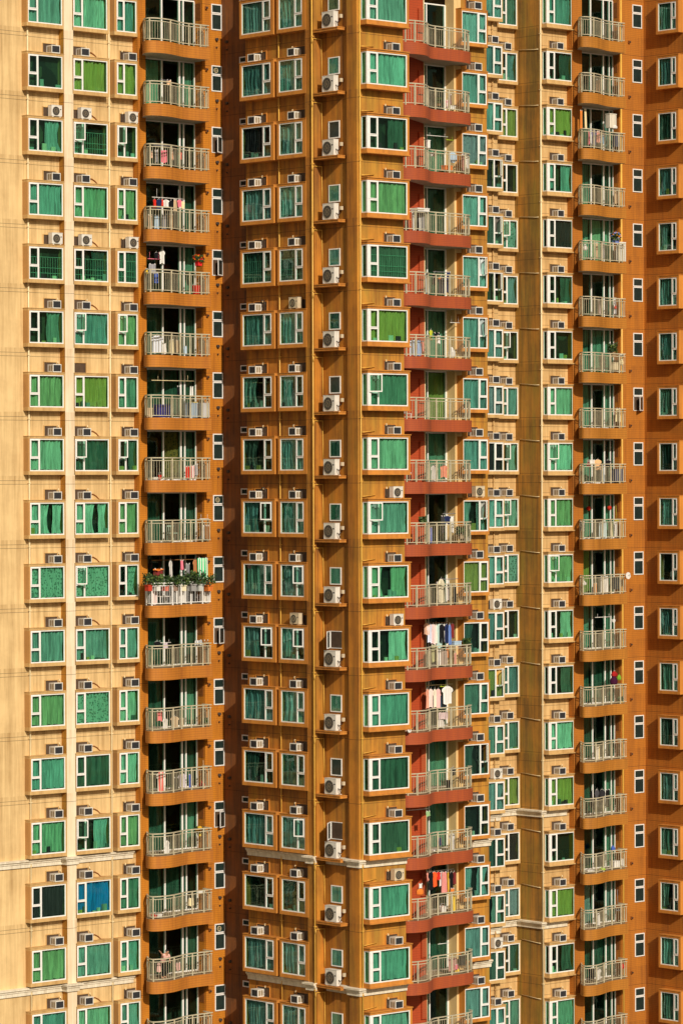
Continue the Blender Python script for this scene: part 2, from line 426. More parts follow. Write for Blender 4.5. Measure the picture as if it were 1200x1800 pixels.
def curtain_mesh(x0, x1, ztop, zbot, y, mat, seed, amp=.062, gather=0.0):
    rnd = random.Random(seed); n = max(6, int((x1 - x0) / .026)); rows = 7
    ph = [rnd.uniform(0, 6.28) for _ in range(5)]; lam = rnd.uniform(.13, .24)
    tie = rnd.random() < .3
    m = MB(); i = m.m(mat)
    for r in range(rows):
        tz = r / (rows - 1); z = ztop + (zbot - ztop) * tz
        for j in range(n + 1):
            s = j / n; x = x0 + (x1 - x0) * s
            wob = .05 * tz * math.sin(3 * s * 6.28 + ph[3]) + .03 * math.sin(7 * tz + ph[2])
            q = 2 * math.pi * (x + wob) / lam
            yy = y + amp * (.75 * math.sin(q + ph[0]) + .45 * math.sin(q * .43 + ph[1] + tz * 1.5) + .25 * math.sin(q * 1.9 + ph[4]))
            xx = x + (gather * math.sin(tz * math.pi) * (s - (0 if gather > 0 else 1)) * -1 if gather else 0)
            zz = z + (.02 * math.sin(q * .5 + ph[1]) if r == rows - 1 else 0)
            m.v.append((xx, yy, zz))
    for r in range(rows - 1):
        for j in range(n):
            a = r * (n + 1) + j; m.f.append((a, a + n + 1, a + n + 2, a + 1)); m.mi.append(i); m.sm.append(True)
    return m

# window codes: first letter = curtain, then coverage: (none) full, l left half, r right half, c parted in the middle;
# o = casement swung open, # = bars behind the glass, K = no curtain
MESH = {}
def window(tw, spec, k, code, zoff=0.0):
    (nm, face, plane, x0, x1, d, ml, mr, cas, f, trim, sidem, bay, glass) = spec
    W = span(face, x0, x1, plane + (d if face == 'P' else -d)); H = 1.53
    fr = f * W
    opn = 'o' in code
    side = d - .04 if bay else 0
    key = (nm, opn)
    if key not in MESH:
        mb, xm, zt = frame_mesh(W, H, cas, fr, y=-d + .02, openc=opn, corner=.0, side=side) if not bay else \
                     frame_mesh(W, H, cas, fr + .16, y=-d + .02, openc=opn, corner=.20, side=side)
        ow = getattr(mb, 'ow', None)
        MESH[key] = (mb.mesh('window'), pane_mesh(W, H, glass, -d + .02, side, ow, xm, cas, zt).mesh('pane'))
        if (nm, 's') not in MESH:
            MESH[(nm, 's')] = surround_mesh(W, H, d, ml, mr, .10, .17, trim, sidem, bay).mesh('surround')
    fm, pm = MESH[key]
    z = HEAD(k) + zoff
    pl = plane + (d if face == 'P' else -d)
    w = child(tw, 'window', fm, face, x0, pl, z, out=-d)
    obj('surround', MESH[(nm, 's')], w); obj('pane', pm, w)
    c = code[0]
    if c != 'K':
        a, b = .07, W - .06
        if bay: a = .1
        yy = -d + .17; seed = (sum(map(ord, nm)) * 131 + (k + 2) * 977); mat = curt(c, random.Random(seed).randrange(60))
        pieces = []
        if 'l' in code: pieces = [(a, a + (b - a) * .45)]
        elif 'r' in code: pieces = [(b - (b - a) * .45, b)]
        elif 'c' in code: pieces = [(a, a + (b - a) * .40), (b - (b - a) * .40, b)]
        elif 'g' in code: pieces = [(a, a + (b - a) * .62), (a + (b - a) * .72, b)]
        else: pieces = [(a, b)]
        for q, (p0, p1) in enumerate(pieces):
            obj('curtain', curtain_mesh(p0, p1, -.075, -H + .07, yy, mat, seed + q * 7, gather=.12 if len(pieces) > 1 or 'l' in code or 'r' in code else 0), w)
        if bay and 'r' not in code:
            cm = curtain_mesh(.0, side - .10, -.04, -H + .06, 0, CURT['C'] if c in 'GTMY' else mat, seed + 31, amp=.02)  # pale cloth set close to the side pane, standing in for sky reflection
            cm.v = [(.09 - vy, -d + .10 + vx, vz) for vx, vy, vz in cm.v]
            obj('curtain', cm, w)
    if c == 'K' or any(q in code for q in 'lrcg') or (k * 7 + ord(nm[1])) % 4 == 0:
        if True:
            rnd = random.Random(sum(map(ord, nm)) * 17 + k * 31)
            m = MB(); x = .1
            while x < W - .25:
                ww = rnd.uniform(.12, .3); hh = rnd.uniform(.06, .40)
                if rnd.random() < .6: m.box(x, min(x + ww, W - .05), -d + .07, -d + .13, -H + .02, -H + hh, rnd.choice([CURT['M'], CURT['N'], CURT['C'], CURT['D'], CURT['Y'], CURT['G']]))
                x += ww + rnd.uniform(.02, .2)
            if m.v: obj('sill_clutter', m, w)
    if '#' in code:
        mb = MB(); 
        for zz in (-.45, -.95, -1.2): mb.box(.05, W - .05, -d + .07, -d + .085, -.03 + zz, -.012 + zz, BARS)
        n = int(W / .14)
        for j in range(1, n): mb.box(W * j / n - .006, W * j / n + .006, -d + .072, -d + .083, -H + .05, -.5, BARS)
        obj('bars', mb, w)
    return w

#        name  face plane x0 x1 depth ml mr cas frac trim sidetrim bay glass
S = {
 'A0': ('A0', 'P', VA, 53.0, 113.4, .40, .08, .06, 'L', .28, TRIM_C, SIDE_C, False, GLASS),
 'A1': ('A1', 'P', VA, 132.4, 192.6, .40, .06, .08, 'L', .27, TRIM_C, SIDE_C, False, GLASS),
 'A2': ('A2', 'P', VA, 208.6, 243.6, .40, .14, .05, 'L', .38, TRIM_C, SIDE_C, False, GLASS),
 'B1': ('B1', 'Q', UQ1, 426.8, 478.2, .42, .13, .20, 'R', .27, TRIM_O, TRIM_O, False, GLASS_T),
 'B2': ('B2', 'Q', UQ1, 492.0, 533.7, .42, .14, .24, 'R', .32, TRIM_O, TRIM_O, False, GLASS_T),
 'B4': ('B4', 'P', VB, 647.5, 718.0, .44, .02, .12, 'L', .20, TRIM_O, TRIM_O, True, GLASS),
 'C1': ('C1', 'P', V1, 814.5, 858.0, .40, .04, .06, 'R', .34, TRIM_O, TRIM_O, False, GLASS_T),
 'C2': ('C2', 'P', VC2, 842.0, 885.3, .40, .04, .03, 'R', .34, TRIM_C, SIDE_C, False, GLASS_T),
 'C3': ('C3', 'P', VC3, 879.0, 911.3, .36, .04, .05, 'L', .42, TRIM_C, SIDE_C, False, GLASS_T),
 'C4': ('C4', 'P', VC4, 963.5, 1008.0, .38, .02, .05, 'L', .22, TRIM_C, TRIM_C, True, GLASS),
}
CODES = {   # rows k = -1 .. 15 (left and centre), floors counted from the first whole window row
 'A0': 'M K Gr G K# Mr G G Gg P M G G G N G M'.split(),
 'A1': 'G Y Dl#o G Dr# Mo Y Do Gg Po M P D Gro B M G'.split(),
 'A2': 'M Y Ko G D# Go M Dro G Pr M G G G M G M'.split(),
 'B1': 'T T N M D# T Ml Dl Mlo M Mlo M Dl M Kl M M'.split(),
 'B2': 'T T T T N# T Tl T T Mo Tlo T D To Dl M T'.split(),
 'B4': 'T T Dl G D# Y Mo G To Gc Kr G D D G G T'.split(),
 'C1': 'T T W T To To T T Mco Y Dl M Dlo K Tc M T'.split(),
}
CODES_R = {   # rows -1 .. 17 of the right tower, counted in its own rows (one floor higher)
 'C2': 'T T T Ko Do Ko M W N T T T Yo M T D Mr D T'.split(),
 'C3': 'M Mr Y K Po Mr Ko G Gro Go P K M M Y N W Dr M'.split(),
 'C4': 'M Dr Y Gc N Dr K G Go G Go Kr Dr G Y K Y Dr M'.split(),
}
CODES['B4'][2] = 'Dr'; CODES['B4'][10] = 'Gr'; CODES_R['C4'][11] = 'Gr'
for nm, codes in CODES.items():
    tw = L if nm[0] == 'A' else M
    for i, c in enumerate(codes): window(tw, S[nm], i - 1, c)
for nm, codes in CODES_R.items():
    for i, c in enumerate(codes): window(Rt, S[nm], i - 2, c)

S['D1'] = ('D1', 'Q', uC_e, 1158.0, 1190.0, .42, .13, .16, 'R', .27, TRIM_O, TRIM_O, False, GLASS_T)
for i, c in enumerate('M T D M Ml T T M D T Kl T M D T M Ml T M'.split()): window(Rt, S['D1'], i - 2, c)
# flush bathroom windows
def small_window(face, x0, x1, plane, rows):
    """rows = list of (ztop, h, opened) lights stacked in one white frame"""
    W = span(face, x0, x1, plane); key = ('small', round(W, 3), tuple(rows))
    if key in MESH: return MESH[key]
    mb = MB(); pb = MB(); t = .05
    for (zt, h, op) in rows:
        if op:
            ang = R(30) if face == 'P' else R(52); z0, z1 = zt - h, zt
            hg, sg = (W, -1) if face == 'P' else (0, 1)
            mb.box(0, .035, -.03, 0, z0, z1, WHITE); mb.box(0, W, -.03, 0, z1 - .03, z1, WHITE); mb.box(0, W, -.03, 0, z0, z0 + .03, WHITE)
            pb.box(.035, W, -.012, -.004, z0 + .03, z1 - .03, HOLE)
            for (p0, p1, a, b) in ((0, W, z1 - t, z1), (0, W, z0, z0 + t), (0, t, z0 + t, z1 - t), (W - t, W, z0 + t, z1 - t)):
                P = lambda q: (hg + sg * q * math.cos(ang), -.04 - q * math.sin(ang), (a + b) / 2)
                mb.bar(P(p0), P(p1), .03, b - a, WHITE)
            P = lambda q: (hg + sg * q * math.cos(ang), -.04 - q * math.sin(ang), (z0 + z1) / 2)
            pb.bar(P(t), P(W - t), .01, h - 2 * t, FROST)
        else:
            mb.box(0, W, -.04, 0, zt - t, zt, WHITE); mb.box(0, W, -.04, 0, zt - h, zt - h + t, WHITE)
            mb.box(0, t, -.038, 0, zt - h + t, zt - t, WHITE); mb.box(W - t, W, -.038, 0, zt - h + t, zt - t, WHITE)
            pb.box(t, W - t, -.014, -.004, zt - h + t, zt - t, FROST)
    MESH[key] = (mb.mesh('bathroom_window'), pb.mesh('pane')); return MESH[key]
for k in range(-1, 16):
    op = k in (1, 3, 9, 12)
    fm, pm = small_window('P', 374.2, 392.0, VAF, [(.30, .45, False), (-.17, .80, op)])
    w = child(L, 'bathroom_window', fm, 'P', 374.2, VAF, HEAD(k)); obj('pane', pm, w)
    if k in (0, 7, 14):
        fb = MB(); fb.disc((.27, -.02, .06), .13, 'y', .03, BRASS, 16, .09); fb.box(.26, .28, -.035, -.02, -.05, .17, BRASS); fb.box(.15, .39, -.035, -.02, .05, .07, BRASS)
        obj('exhaust_fan', fb, w)
for k in range(-1, 16):
    opn = k in (2, 6)
    W = span('Q', 580.2, 599.7, UQ3)
    key = ('b3', k == 9, k == 12)
    if key not in MESH:
        if k in (9, 12): MESH[key] = small_window('Q', 580.2, 599.7, UQ3, [(-.10, .82, True)])
        else: MESH[key] = small_window('Q', 580.2, 599.7, UQ3, [(-.10, .82, False)])
    fm, pm = MESH[key]
    w = child(M, 'bathroom_window', fm, 'Q', 580.2, UQ3, HEAD(k))
    if k not in (1, 5, 11, 9, 12):
        pb = MB(); pb.box(.05, W - .05, -.030, -.026, -.87, -.15, GLASS_T); obj('pane', pb, w)
        cm = curtain_mesh(.05, W - .05, -.15, -.87, -.02, CURT['DTDMTDDDDMTMTDTTM'[k + 1]], 50 + k, amp=.006); obj('curtain', cm, w)
    else: obj('pane', pm, w)
for k in range(-1, 16):                                   # narrow vents in the shaded slot
    fm, pm = small_window('Q', 424.5, 436.5, UQ0, [(.62, .30, False)])
    w = child(M, 'vent_window', fm, 'Q', 424.5, UQ0, HEAD(k)); obj('pane', pm, w)
for k in range(-2, 17):
    fm, pm = small_window('P', 1113.0, 1129.5, VCF, [(.05, .45, False), (-.42, .80, k in (5,))])
    w = child(Rt, 'bathroom_window', fm, 'P', 1113.0, VCF, HEAD(k)); obj('pane', pm, w)

# small round exhaust pipes on the orange walls
for tw, face, x, pl, zo, rng in ((L, 'P', 382.8, VAF, -1.42, range(-1, 16)), (M, 'Q', 402.5, UQ0, -1.55, range(-1, 16))):
    mb = MB(); mb.disc((0, 0, 0), .075, 'y', .12, HOSE, 12); mb.box(-.02, .02, -.1, 0, -.42, -.36, HOSE)
    me = mb.mesh('exhaust_pipe')
    for k in rng: child(tw, 'exhaust_pipe', me, face, x, pl, HEAD(k) + zo)
mb = MB(); mb.box(-.05, .05, -.10, 0, -.09, .05, LOUVD); mb.box(-.035, .035, -.16, -.10, -.06, .02, HOSE); me = mb.mesh('wall_lamp')
for k in range(-1, 16): child(L, 'wall_lamp', me, 'P', 364.5, VAF, HEAD(k) + .08)
for k in range(-2, 17): child(Rt, 'wall_lamp', me, 'P', 1106.5, VCF, HEAD(k) + .98)

# ------------------------------------------------------------------ pipes on the towers
def pipe(tw, face, x, plane, mat, out=.07, r=.04):
    mb = MB(); mb.tube([(0, -out, 0), (0, -out, TOP)], r, mat, 8)
    for k in range(-4, 20): mb.box(-r*1.4, r*1.4, -out - r*1.3, 0, HEAD(k) + .9, HEAD(k) + .94, mat)
    p = place(face, x, plane, 0); return obj('drainpipe', mb, tw, p - tw.location, ROT[face])
pipe(L, 'P', 193.0, VA, PIPE_C, r=.045)
pipe(L, 'P', 60.0 - 10, VA, PIPE_C, r=.045)
pipe(M, 'Q', 494.5, UQ1, PIPE_Y, r=.03)
pipe(M, 'Q', 552.8, UQP, PIPE_Y, r=.035)
pipe(M, 'P', 633.0, VB, PIPE_Y, r=.035)
pipe(M, 'P', 746.0, V1, PIPE_C, out=.05, r=.03)
pipe(Rt, 'P', 950.5, VC4, PIPE_C, r=.045)
pipe(Rt, 'P', 1092.5, VCF, PIPE_Y, out=.03, r=.06)
pipe(Rt, 'P', 866.0, VC2, TRIM_C, r=.04)
def branch(tw, face, x, plane, pts, mat, ks, r=.022):
    mb = MB(); mb.tube(pts, r, mat, 6); me = mb.mesh('branch_pipe')
    for k in ks: child(tw, 'branch_pipe', me, face, x, plane, HEAD(k))
branch(M, 'Q', 552.8, UQP, [(0, -.07, .62), (.08, -.12, .62), (.08, -.07, .80), (.10, .10, .80), (.12, .42, .80), (.12, .42, .5), (.12, .44, -.3), (.12, .44, -1.0)], PIPE_Y, range(-1, 16))
branch(M, 'P', 633.0, VB, [(0, -.07, .1), (.02, -.12, .25), (.25, -.1, .25), (.9, -.05, .30)], PIPE_Y, range(-1, 16))
branch(Rt, 'Q', 915.0, uC_q, [(0, -.04, .2), (1.2, -.04, .1), (1.45, -.04, .1)], PIPE_C, range(-2, 17))

# ------------------------------------------------------------------ cornices
def cornice(tw, pts, k):
    mb = MB(); P = [Vector((u, v)) for u, v in pts]
    def off(d):
        o = []
        for i, p in enumerate(P):
            ns = []
            for a, b in ((i-1, i), (i, i+1)):
                if a < 0 or b >= len(P): continue
                t = (P[b] - P[a]).normalized(); ns.append(Vector((-t.y, t.x)))
            # outward in (u, v): walls run left to right, outward is +v for P and -u for Q
            n = ns[0] if len(ns) == 1 else (ns[0] + ns[1]) / (1 + ns[0].dot(ns[1]))
            o.append(p + n * d)
        return o
    prof = [(0.0, -2.12), (.09, -2.12), (.09, -1.96), (.14, -1.94), (.14, -1.88), (.22, -1.84), (.22, -1.76), (0.0, -1.74)]
    rings = [(off(d), z) for d, z in prof]
    for (a, za), (b, zb) in zip(rings, rings[1:]):
        for i in range(len(P) - 1):
            c = [world_uv(a[i].x, a[i].y, HEAD(k) + za), world_uv(a[i+1].x, a[i+1].y, HEAD(k) + za), world_uv(b[i+1].x, b[i+1].y, HEAD(k) + zb), world_uv(b[i].x, b[i].y, HEAD(k) + zb)]
            mb.quad(*[q - tw.location for q in c], CORN)
    for e in (0, -1):
        mb.poly([world_uv(r[e].x, r[e].y, HEAD(k) + z) - tw.location for r, z in rings], CORN)
    obj('cornice', mb, tw)
for k in (12, 14):
    cornice(L, [(pu(-80, VA), VA), (uA_p0, VA), (uA_p0, VAF), (uA_p1, VAF), (uA_p1 + .001, VA), (uA_o - .23, VA)], k)
    cornice(M, [(UQ1, v1), (UQ1, v2), (UQP, v2), (UQP, v3)], k)
    cornice(M, [(UQ3, v3 + .2), (UQ3, v4), (UQC, v4), (UQC, VB), (u5, VB)], k)
    cornice(M, [(pu(826, V1), V1), (u6 + .05, V1)], k)
    cornice(Rt, [(pu(790, VC2), VC2), (uC_b, VC2)], k)
    cornice(Rt, [(uC_b + .05, VC3), (uC_q, VC3), (uC_q, VC4), (uC_o - .25, VC4)], k)

# ------------------------------------------------------------------ balconies
def smooth_path(pts, n=8):
    out = []
    P = [pts[0]] + pts + [pts[-1]]
    for i in range(1, len(P) - 2):
        p0, p1, p2, p3 = [Vector(q) for q in P[i-1:i+3]]
        for j in range(n):
            t = j / n
            out.append(.5 * ((2*p1) + (p2 - p0)*t + (2*p0 - 5*p1 + 4*p2 - p3)*t*t + (3*p1 - p0 - 3*p2 + p3)*t**3))
    out.append(Vector(pts[-1])); return out
def outline(x_org, plane, pts, right_close=True):
    """pts: (photo column, protrusion). local x along the wall, y negative outward"""
    u0 = pu(x_org, plane)
    loc = [(pu(x, plane + d) - u0, -d) for x, d in pts]
    c = smooth_path(loc)
    if right_close: c.append(Vector((c[-1].x, 0)))
    return c
def slab_mesh(path, x0, x1, depth, fas, ztop, th):
    """floor slab with a tiled fascia following the curved outline, running back into the recess"""
    m = MB(); n = len(path)
    for a, b in zip(path, path[1:]):
        m.quad((a.x, a.y, ztop - th), (b.x, b.y, ztop - th), (b.x, b.y, ztop), (a.x, a.y, ztop), fas, False)
    m.sm = [True if abs((path[i+1] - path[i]).normalized().x) > .3 and i < n - 2 else False for i in range(n - 1)]
    poly = [(p.x, p.y) for p in path] + [(x1, 0), (x1, depth), (x0, depth), (x0, 0)]
    clean = []
    for p in poly:
        if not clean or (abs(p[0]-clean[-1][0]) + abs(p[1]-clean[-1][1])) > 1e-4: clean.append(p)
    m.poly([(x, y, ztop) for x, y in clean], FLOORM); m.poly([(x, y, ztop - th) for x, y in clean][::-1], SOFFIT)
    return m
def railing_mesh(path, ztop, zfloor, posts, mat=None, inset=.07):
    mat = mat or CREAMF; m = MB()
    pts = path; L_ = [0]
    for a, b in zip(pts, pts[1:]): L_.append(L_[-1] + (b - a).length)
    tot = L_[-1]
    def at(s):
        s = max(0, min(tot, s))
        for i in range(len(pts) - 1):
            if s <= L_[i+1] + 1e-9:
                q = (s - L_[i]) / max(1e-9, L_[i+1] - L_[i]); p = pts[i].lerp(pts[i+1], q); d = (pts[i+1] - pts[i]).normalized(); break
        return p + Vector((-d.y, d.x)) * inset
    n = int(tot / .10)
    for (dz, w, h) in ((-.025, .07, .05), (-.155, .035, .035), (-(ztop - zfloor) + .10, .035, .035)):
        prev = at(0)
        for j in range(1, n + 1):
            q = at(tot * j / n)
            if (q - prev).length > 1e-4: m.bar((prev.x, prev.y, ztop + dz), (q.x, q.y, ztop + dz), w, h, mat)
            prev = q
    nb = int(tot / .15)
    for j in range(1, nb):
        q = at(tot * j / nb); m.box(q.x - .008, q.x + .008, q.y - .008, q.y + .008, zfloor + .11, ztop - .17, mat)
    for s in posts:
        q = at(tot * s); m.box(q.x - .03, q.x + .03, q.y - .03, q.y + .03, zfloor, ztop - .05, mat)
    return m
def door_mesh(W, depth, z0, z1, muls):
    m = MB(); y = depth
    m.box(0, W, y - .03, y + .05, z1 - .06, z1, WHITE); m.box(0, W, y - .03, y + .05, z0, z0 + .06, WHITE)
    for x, w in muls: m.box(x - w/2, x + w/2, y - .05, y + .06, z0 + .06, z1 - .06, WHITE)
    return m
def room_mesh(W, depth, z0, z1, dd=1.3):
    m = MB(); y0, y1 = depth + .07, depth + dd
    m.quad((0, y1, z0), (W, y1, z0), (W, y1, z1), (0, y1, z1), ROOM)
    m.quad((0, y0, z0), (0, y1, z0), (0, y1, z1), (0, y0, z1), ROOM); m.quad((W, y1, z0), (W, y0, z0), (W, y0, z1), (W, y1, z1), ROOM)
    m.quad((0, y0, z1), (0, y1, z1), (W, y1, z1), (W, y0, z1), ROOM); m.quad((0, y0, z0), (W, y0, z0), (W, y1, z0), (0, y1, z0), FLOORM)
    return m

BAL = {}
def balcony_column(tw, nm, x_org, plane, pts, x_r0, x_r1, depth, fas, zt, th, zrail, posts, ks, doors, muls, louvre, whites=(), zshift=0):
    u0 = pu(x_org, plane); path = outline(x_org, plane, pts)
    a, b = pu(x_r0, plane) - u0, pu(x_r1, plane) - u0; W = b - a
    sm = slab_mesh(path, a, b, depth, fas, zt, th).mesh('balcony')
    rm = railing_mesh(path, zrail, zt, posts).mesh('railing'); rmw = railing_mesh(path, zrail, zt, posts, WHITE).mesh('railing')
    z0, z1 = zt, 3 + zt - th
    db = MB(); dm = door_mesh(W, depth, z0, z1, [(W * f, w) for f, w in muls]); dm.v = [(x + a, y, z) for x, y, z in dm.v]; dme = dm.mesh('door_frame')
    gm = MB(); gm.box(a + .01, b - .01, depth, depth + .008, z0 + .05, z1 - .05, GLASS_D); gme = gm.mesh('door_glass')
    ro = room_mesh(W, depth, z0, z1); ro.v = [(x + a, y, z) for x, y, z in ro.v]; rme = ro.mesh('room')
    lm = MB()
    if louvre:
        lz0, lz1 = z1 - .95, z1 - .12
        for q in range(12):
            zz = lz0 + (lz1 - lz0) * q / 12; lm.box(b - .03, b - .004, .12, depth - .14, zz, zz + .045, LOUVD)
        lm.box(b - .02, b - .003, .06, depth - .1, z0 + .02, lz0 - .05, louvre)
    lme = lm.mesh('louvre_panel') if louvre else None
    BAL[nm] = dict(tw=tw, plane=plane, u0=u0, a=a, b=b, depth=depth, z0=z0, z1=z1, zrail=zrail, path=path, x_org=x_org)
    for i, k in enumerate(ks):
        p = world_uv(u0, plane, HEAD(k))
        s = obj('balcony', sm, tw, p - tw.location, A)
        obj('railing', rmw if k in whites else rm, s); obj('door_frame', dme, s); obj('door_glass', gme, s); obj('room', rme, s)
        if lme: obj('louvre_panel', lme, s)
        dc = doors[i]; n = len(dc)
        edges = [0] + [f for f, w in muls if .05 < f < .95]
        edges = edges[:n] + [1.0]
        for q, c in enumerate(dc):
            if c == 'K': continue
            e0, e1 = edges[q], edges[q + 1] if q + 1 < len(edges) else 1.0
            cm = curtain_mesh(a + W * e0 + .03, a + W * e1 - .03, z1 - .08, z0 + .06, depth + .18, CURT[c], 900 + k * 13 + q + ord(nm[0]), amp=.035)
            obj('curtain', cm, s)
rowsL = list(range(-1, 16)); rowsR = list(range(-2, 17))
ptsA = [(253.6, 0.0), (253.8, .30), (256.5, .70), (263, 1.0), (274, 1.19), (288, 1.27), (301, 1.22), (311, 1.05), (319, .86), (328, .73), (342, .68), (372.3, .68)]
dA = 'KKK GKM KKK KKD KKM DKD DDD KOD DKD KKK DKD DKM KKD DKM DDK KKD KKK'.split()
balcony_column(L, 'A3', 253.6, VAF, ptsA, 259, 359, DA, TILE_L, -1.97, .58, -.87, (0.02, .2, .42, .56, .68, .80, .925),
    rowsL, dA, [(.0, .05), (.42, .07), (.73, .09), (.80, .07), (.995, .05)], ORANGE_L, whites=(8,))
sc_ = lambda x: 1017.0 + (x - 253.6) * (1101.8 - 1017.0) / (372.3 - 253.6)
ptsC = [(sc_(x), d) for x, d in ptsA]
dC = 'KKK KKK DKW MKD GCG KKK MMM MKM MKK MKM YKD MKM DDD DKK DKM KKM WKW DDD KKK'.split()
balcony_column(Rt, 'C5', 1017.0, VCF, ptsC, 1024.7, 1090, DC, TILE_R, -2.20, .58, -1.13, (0.02, .2, .36, .52, .68, .80, .925),
    rowsR, dC, [(.0, .05), (.40, .07), (.74, .07), (.90, .05), (.995, .05)], ORANGE_R)
ptsB = [(709.9, 1.75), (718, 1.90), (730, 2.02), (742, 2.05), (750, 1.98), (754.5, 1.75), (757, 1.45), (760, 1.27), (768, 1.18), (785, 1.16), (805, 1.14), (818, 1.08), (827.5, .88), (829.2, .6)]
dB = 'KK KN KM DD MD DM KY KM KK DK KK DK KM KM KK MD KK'.split()
balcony_column(M, 'B5', 710.7, V1, ptsB, 746.7, 800, DB, RED, -2.09, .57, -1.03, (0.02, .10, .30, .46, .60, .78, .93),
    rowsL, dB, [(.0, .04), (.37, .06), (.98, .09)], None)
# little red service cupboard beside each door of the red balconies
cb = MB(); cb.box(-.16, .16, -.09, 0, -1.3, -.15, REDWALL); cb.box(-.13, .13, -.10, -.09, -1.25, -.2, RED); cme = cb.mesh('service_box')
for k in rowsL: child(M, 'service_box', cme, 'P', 740.5, V1, HEAD(k) + .05)

# ------------------------------------------------------------------ air conditioners
def ac_window_meshes(body):
    c = MB(); c.box(0, .48, -.42, .1, 0, .36, body)
    c.box(-.01, .49, -.44, -.42, -.01, .03, body); c.box(-.01, .49, -.44, -.42, .33, .37, body); c.box(-.01, .025, -.44, -.42, .03, .33, body); c.box(.455, .49, -.44, -.42, .03, .33, body)
    g = MB(); g.box(.03, .45, -.43, -.421, .035, .325, GRILL)
    for q in range(1, 8): g.box(.03, .45, -.436, -.43, .035 + q*.036, .043 + q*.036, GRILL)
    lv = MB()
    for x0, x1 in ((-.004, -.001), (.481, .484)):
        for y0 in (-.37, -.22): lv.box(x0, x1, y0, y0 + .11, .05, .31, LOUV)
    return c.mesh('casing'), g.mesh('front_grille'), lv.mesh('side_louvre')
def ac_split_meshes(body, w=.62, h=.52, d=.28):
    c = MB(); c.box(0, w, -d - .12, -.12, .02, h, body); c.box(-.008, w + .008, -d - .13, -.11, h, h + .02, body)
    c.box(.06, .14, -d - .1, 0, -.03, .02, body); c.box(w - .14, w - .06, -d - .1, 0, -.03, .02, body)
    g = MB(); r = h * .40; cx = w * .42
    g.disc((cx, -d - .12, h * .5), r, 'y', .008, GRILL, 24)
    for rr in (1.0, .55): g.disc((cx, -d - .126, h * .5), r * rr, 'y', .012, BRASS if body is ACB else LOUV, 24, r * rr - .012)
    for a in range(0, 180, 30):
        dx, dz = r * math.cos(R(a)), r * math.sin(R(a)); g.bar((cx - dx, -d - .136, h*.5 - dz), (cx + dx, -d - .136, h*.5 + dz), .005, .006, LOUV)
    b = MB(); b.box(w * .80, w * .93, -d - .124, -d - .12, h * .62, h * .70, GRILL)
    return c.mesh('casing'), g.mesh('fan_guard'), b.mesh('badge_plate')
ACM = ac_window_meshes(ACW); ACS = ac_split_meshes(ACW); ACSB = ac_split_meshes(ACB); ACL = ac_split_meshes(ACW, .80, .75, .30)
rh = random.Random(3)
def hose_mesh(kind, side):
    m = MB(); r = .014; s = side
    x = .55 if s > 0 else -.07
    m.box(min(x, x + s*.05), max(x, x + s*.05), -.06, 0, .42, .52, PIPE_C)
    m.tube([(x + s*.02, -.03, .44), (x + s*.06, -.08, .36), (x + s*.03, -.10, .2), (x + s*.12, -.06, .1), (x - s*.02, -.05, .02)], r, HOSE)
    if kind == 'long':
        m.tube([(x, -.04, .26), (x + s*.35, -.05, .24), (x + s*.55, -.04, .14), (x + s*.72, -.03, -.01), (x + s*1.3, -.03, -.04)], .022, LOUVD)
    if kind == 'loop':
        m.tube([(x + s*.1 - .22*math.cos(t), -.12, .25 + .28*math.sin(t)) for t in [0, .5, 1, 1.5, 2, 2.5, 3.1]], .025, HOSE)
    return m.mesh('refrigerant_pipe')
HM = {(k, s): hose_mesh(k, s) for k in ('short', 'long', 'loop') for s in (1, -1)}

NUM = 'zero one two three four five six seven eight nine ten eleven twelve thirteen fourteen fifteen sixteen seventeen eighteen'.split()
def floors(k):
    """which floor, told from the two white cornices (above the windows of floors 13 and 15)"""
    n = 12 - k
    if n >= 1: return f'{NUM[n]} floor{"s" if n > 1 else ""} above the upper white cornice'
    if n == 0: return 'on the floor just above the upper white cornice'
    if n == -1: return 'on the floor just below the upper white cornice'
    if n == -2: return 'on the second floor below the upper white cornice'
    return f'on the third floor below the upper white cornice' if n == -3 else 'on the fourth floor below the upper white cornice'
#       tower face plane x   label place                                          pipe side/kind   row0  codes
ACOL = {
 'A0': (L, 'P', VA, 84.5, 'over leftmost cream wall windows', 1, 'short', -1, 'wwswswwwwwwwwwwww'),
 'A1': (L, 'P', VA, 136.5, 'over windows beside the pale pilaster', 1, 'long', -1, 'wwswsw-wwwwwwwwww'),
 'A2': (L, 'P', VA, 219.5, 'over narrow windows left of balconies', -1, 'short', -1, 'wwswswwwwwwwwwwww'),
 'B1': (M, 'Q', UQ1, 450.3, 'over windows by the shaded slot', 1, 'short', -1, 'wwwwwlwwlwwwwwwww'),
 'B2': (M, 'Q', UQ1, 520.0, 'over windows left of yellow corner pipe', -1, 'short', -1, 'wwwwwSwwwwSwwwwww'),
 'B4': (M, 'P', VB, 681.0, 'over big bay windows beside yellow pipe', -1, 'short', -1, 'wwwwwwwwswswwwtww'),
 'C1': (M, 'P', V1, 826.0, 'over windows right of red balconies', -1, 'short', -1, 'wwwwwwwwtwwwwwwww'),
 'C2': (Rt, 'P', VC2, 857.0, 'on cream strip nearest centre tower', -1, 'short', -2, 'wwwwwwwwwwwswwswwsw'),
 'C3': (Rt, 'P', VC3, 880.0, 'in recessed cream corner of right tower', 1, 'short', -2, 'wwwwwwwwwwwwwwwwwww'),
 'C4': (Rt, 'P', VC4, 971.5, 'over bay windows of right tower', 1, 'short', -2, 'wwwwwwwwwwwwwwwwwww'),
}
GRP = {'L': 'air conditioners on the left tower', 'M': 'air conditioners on the centre tower', 'R': 'air conditioners on the right tower'}
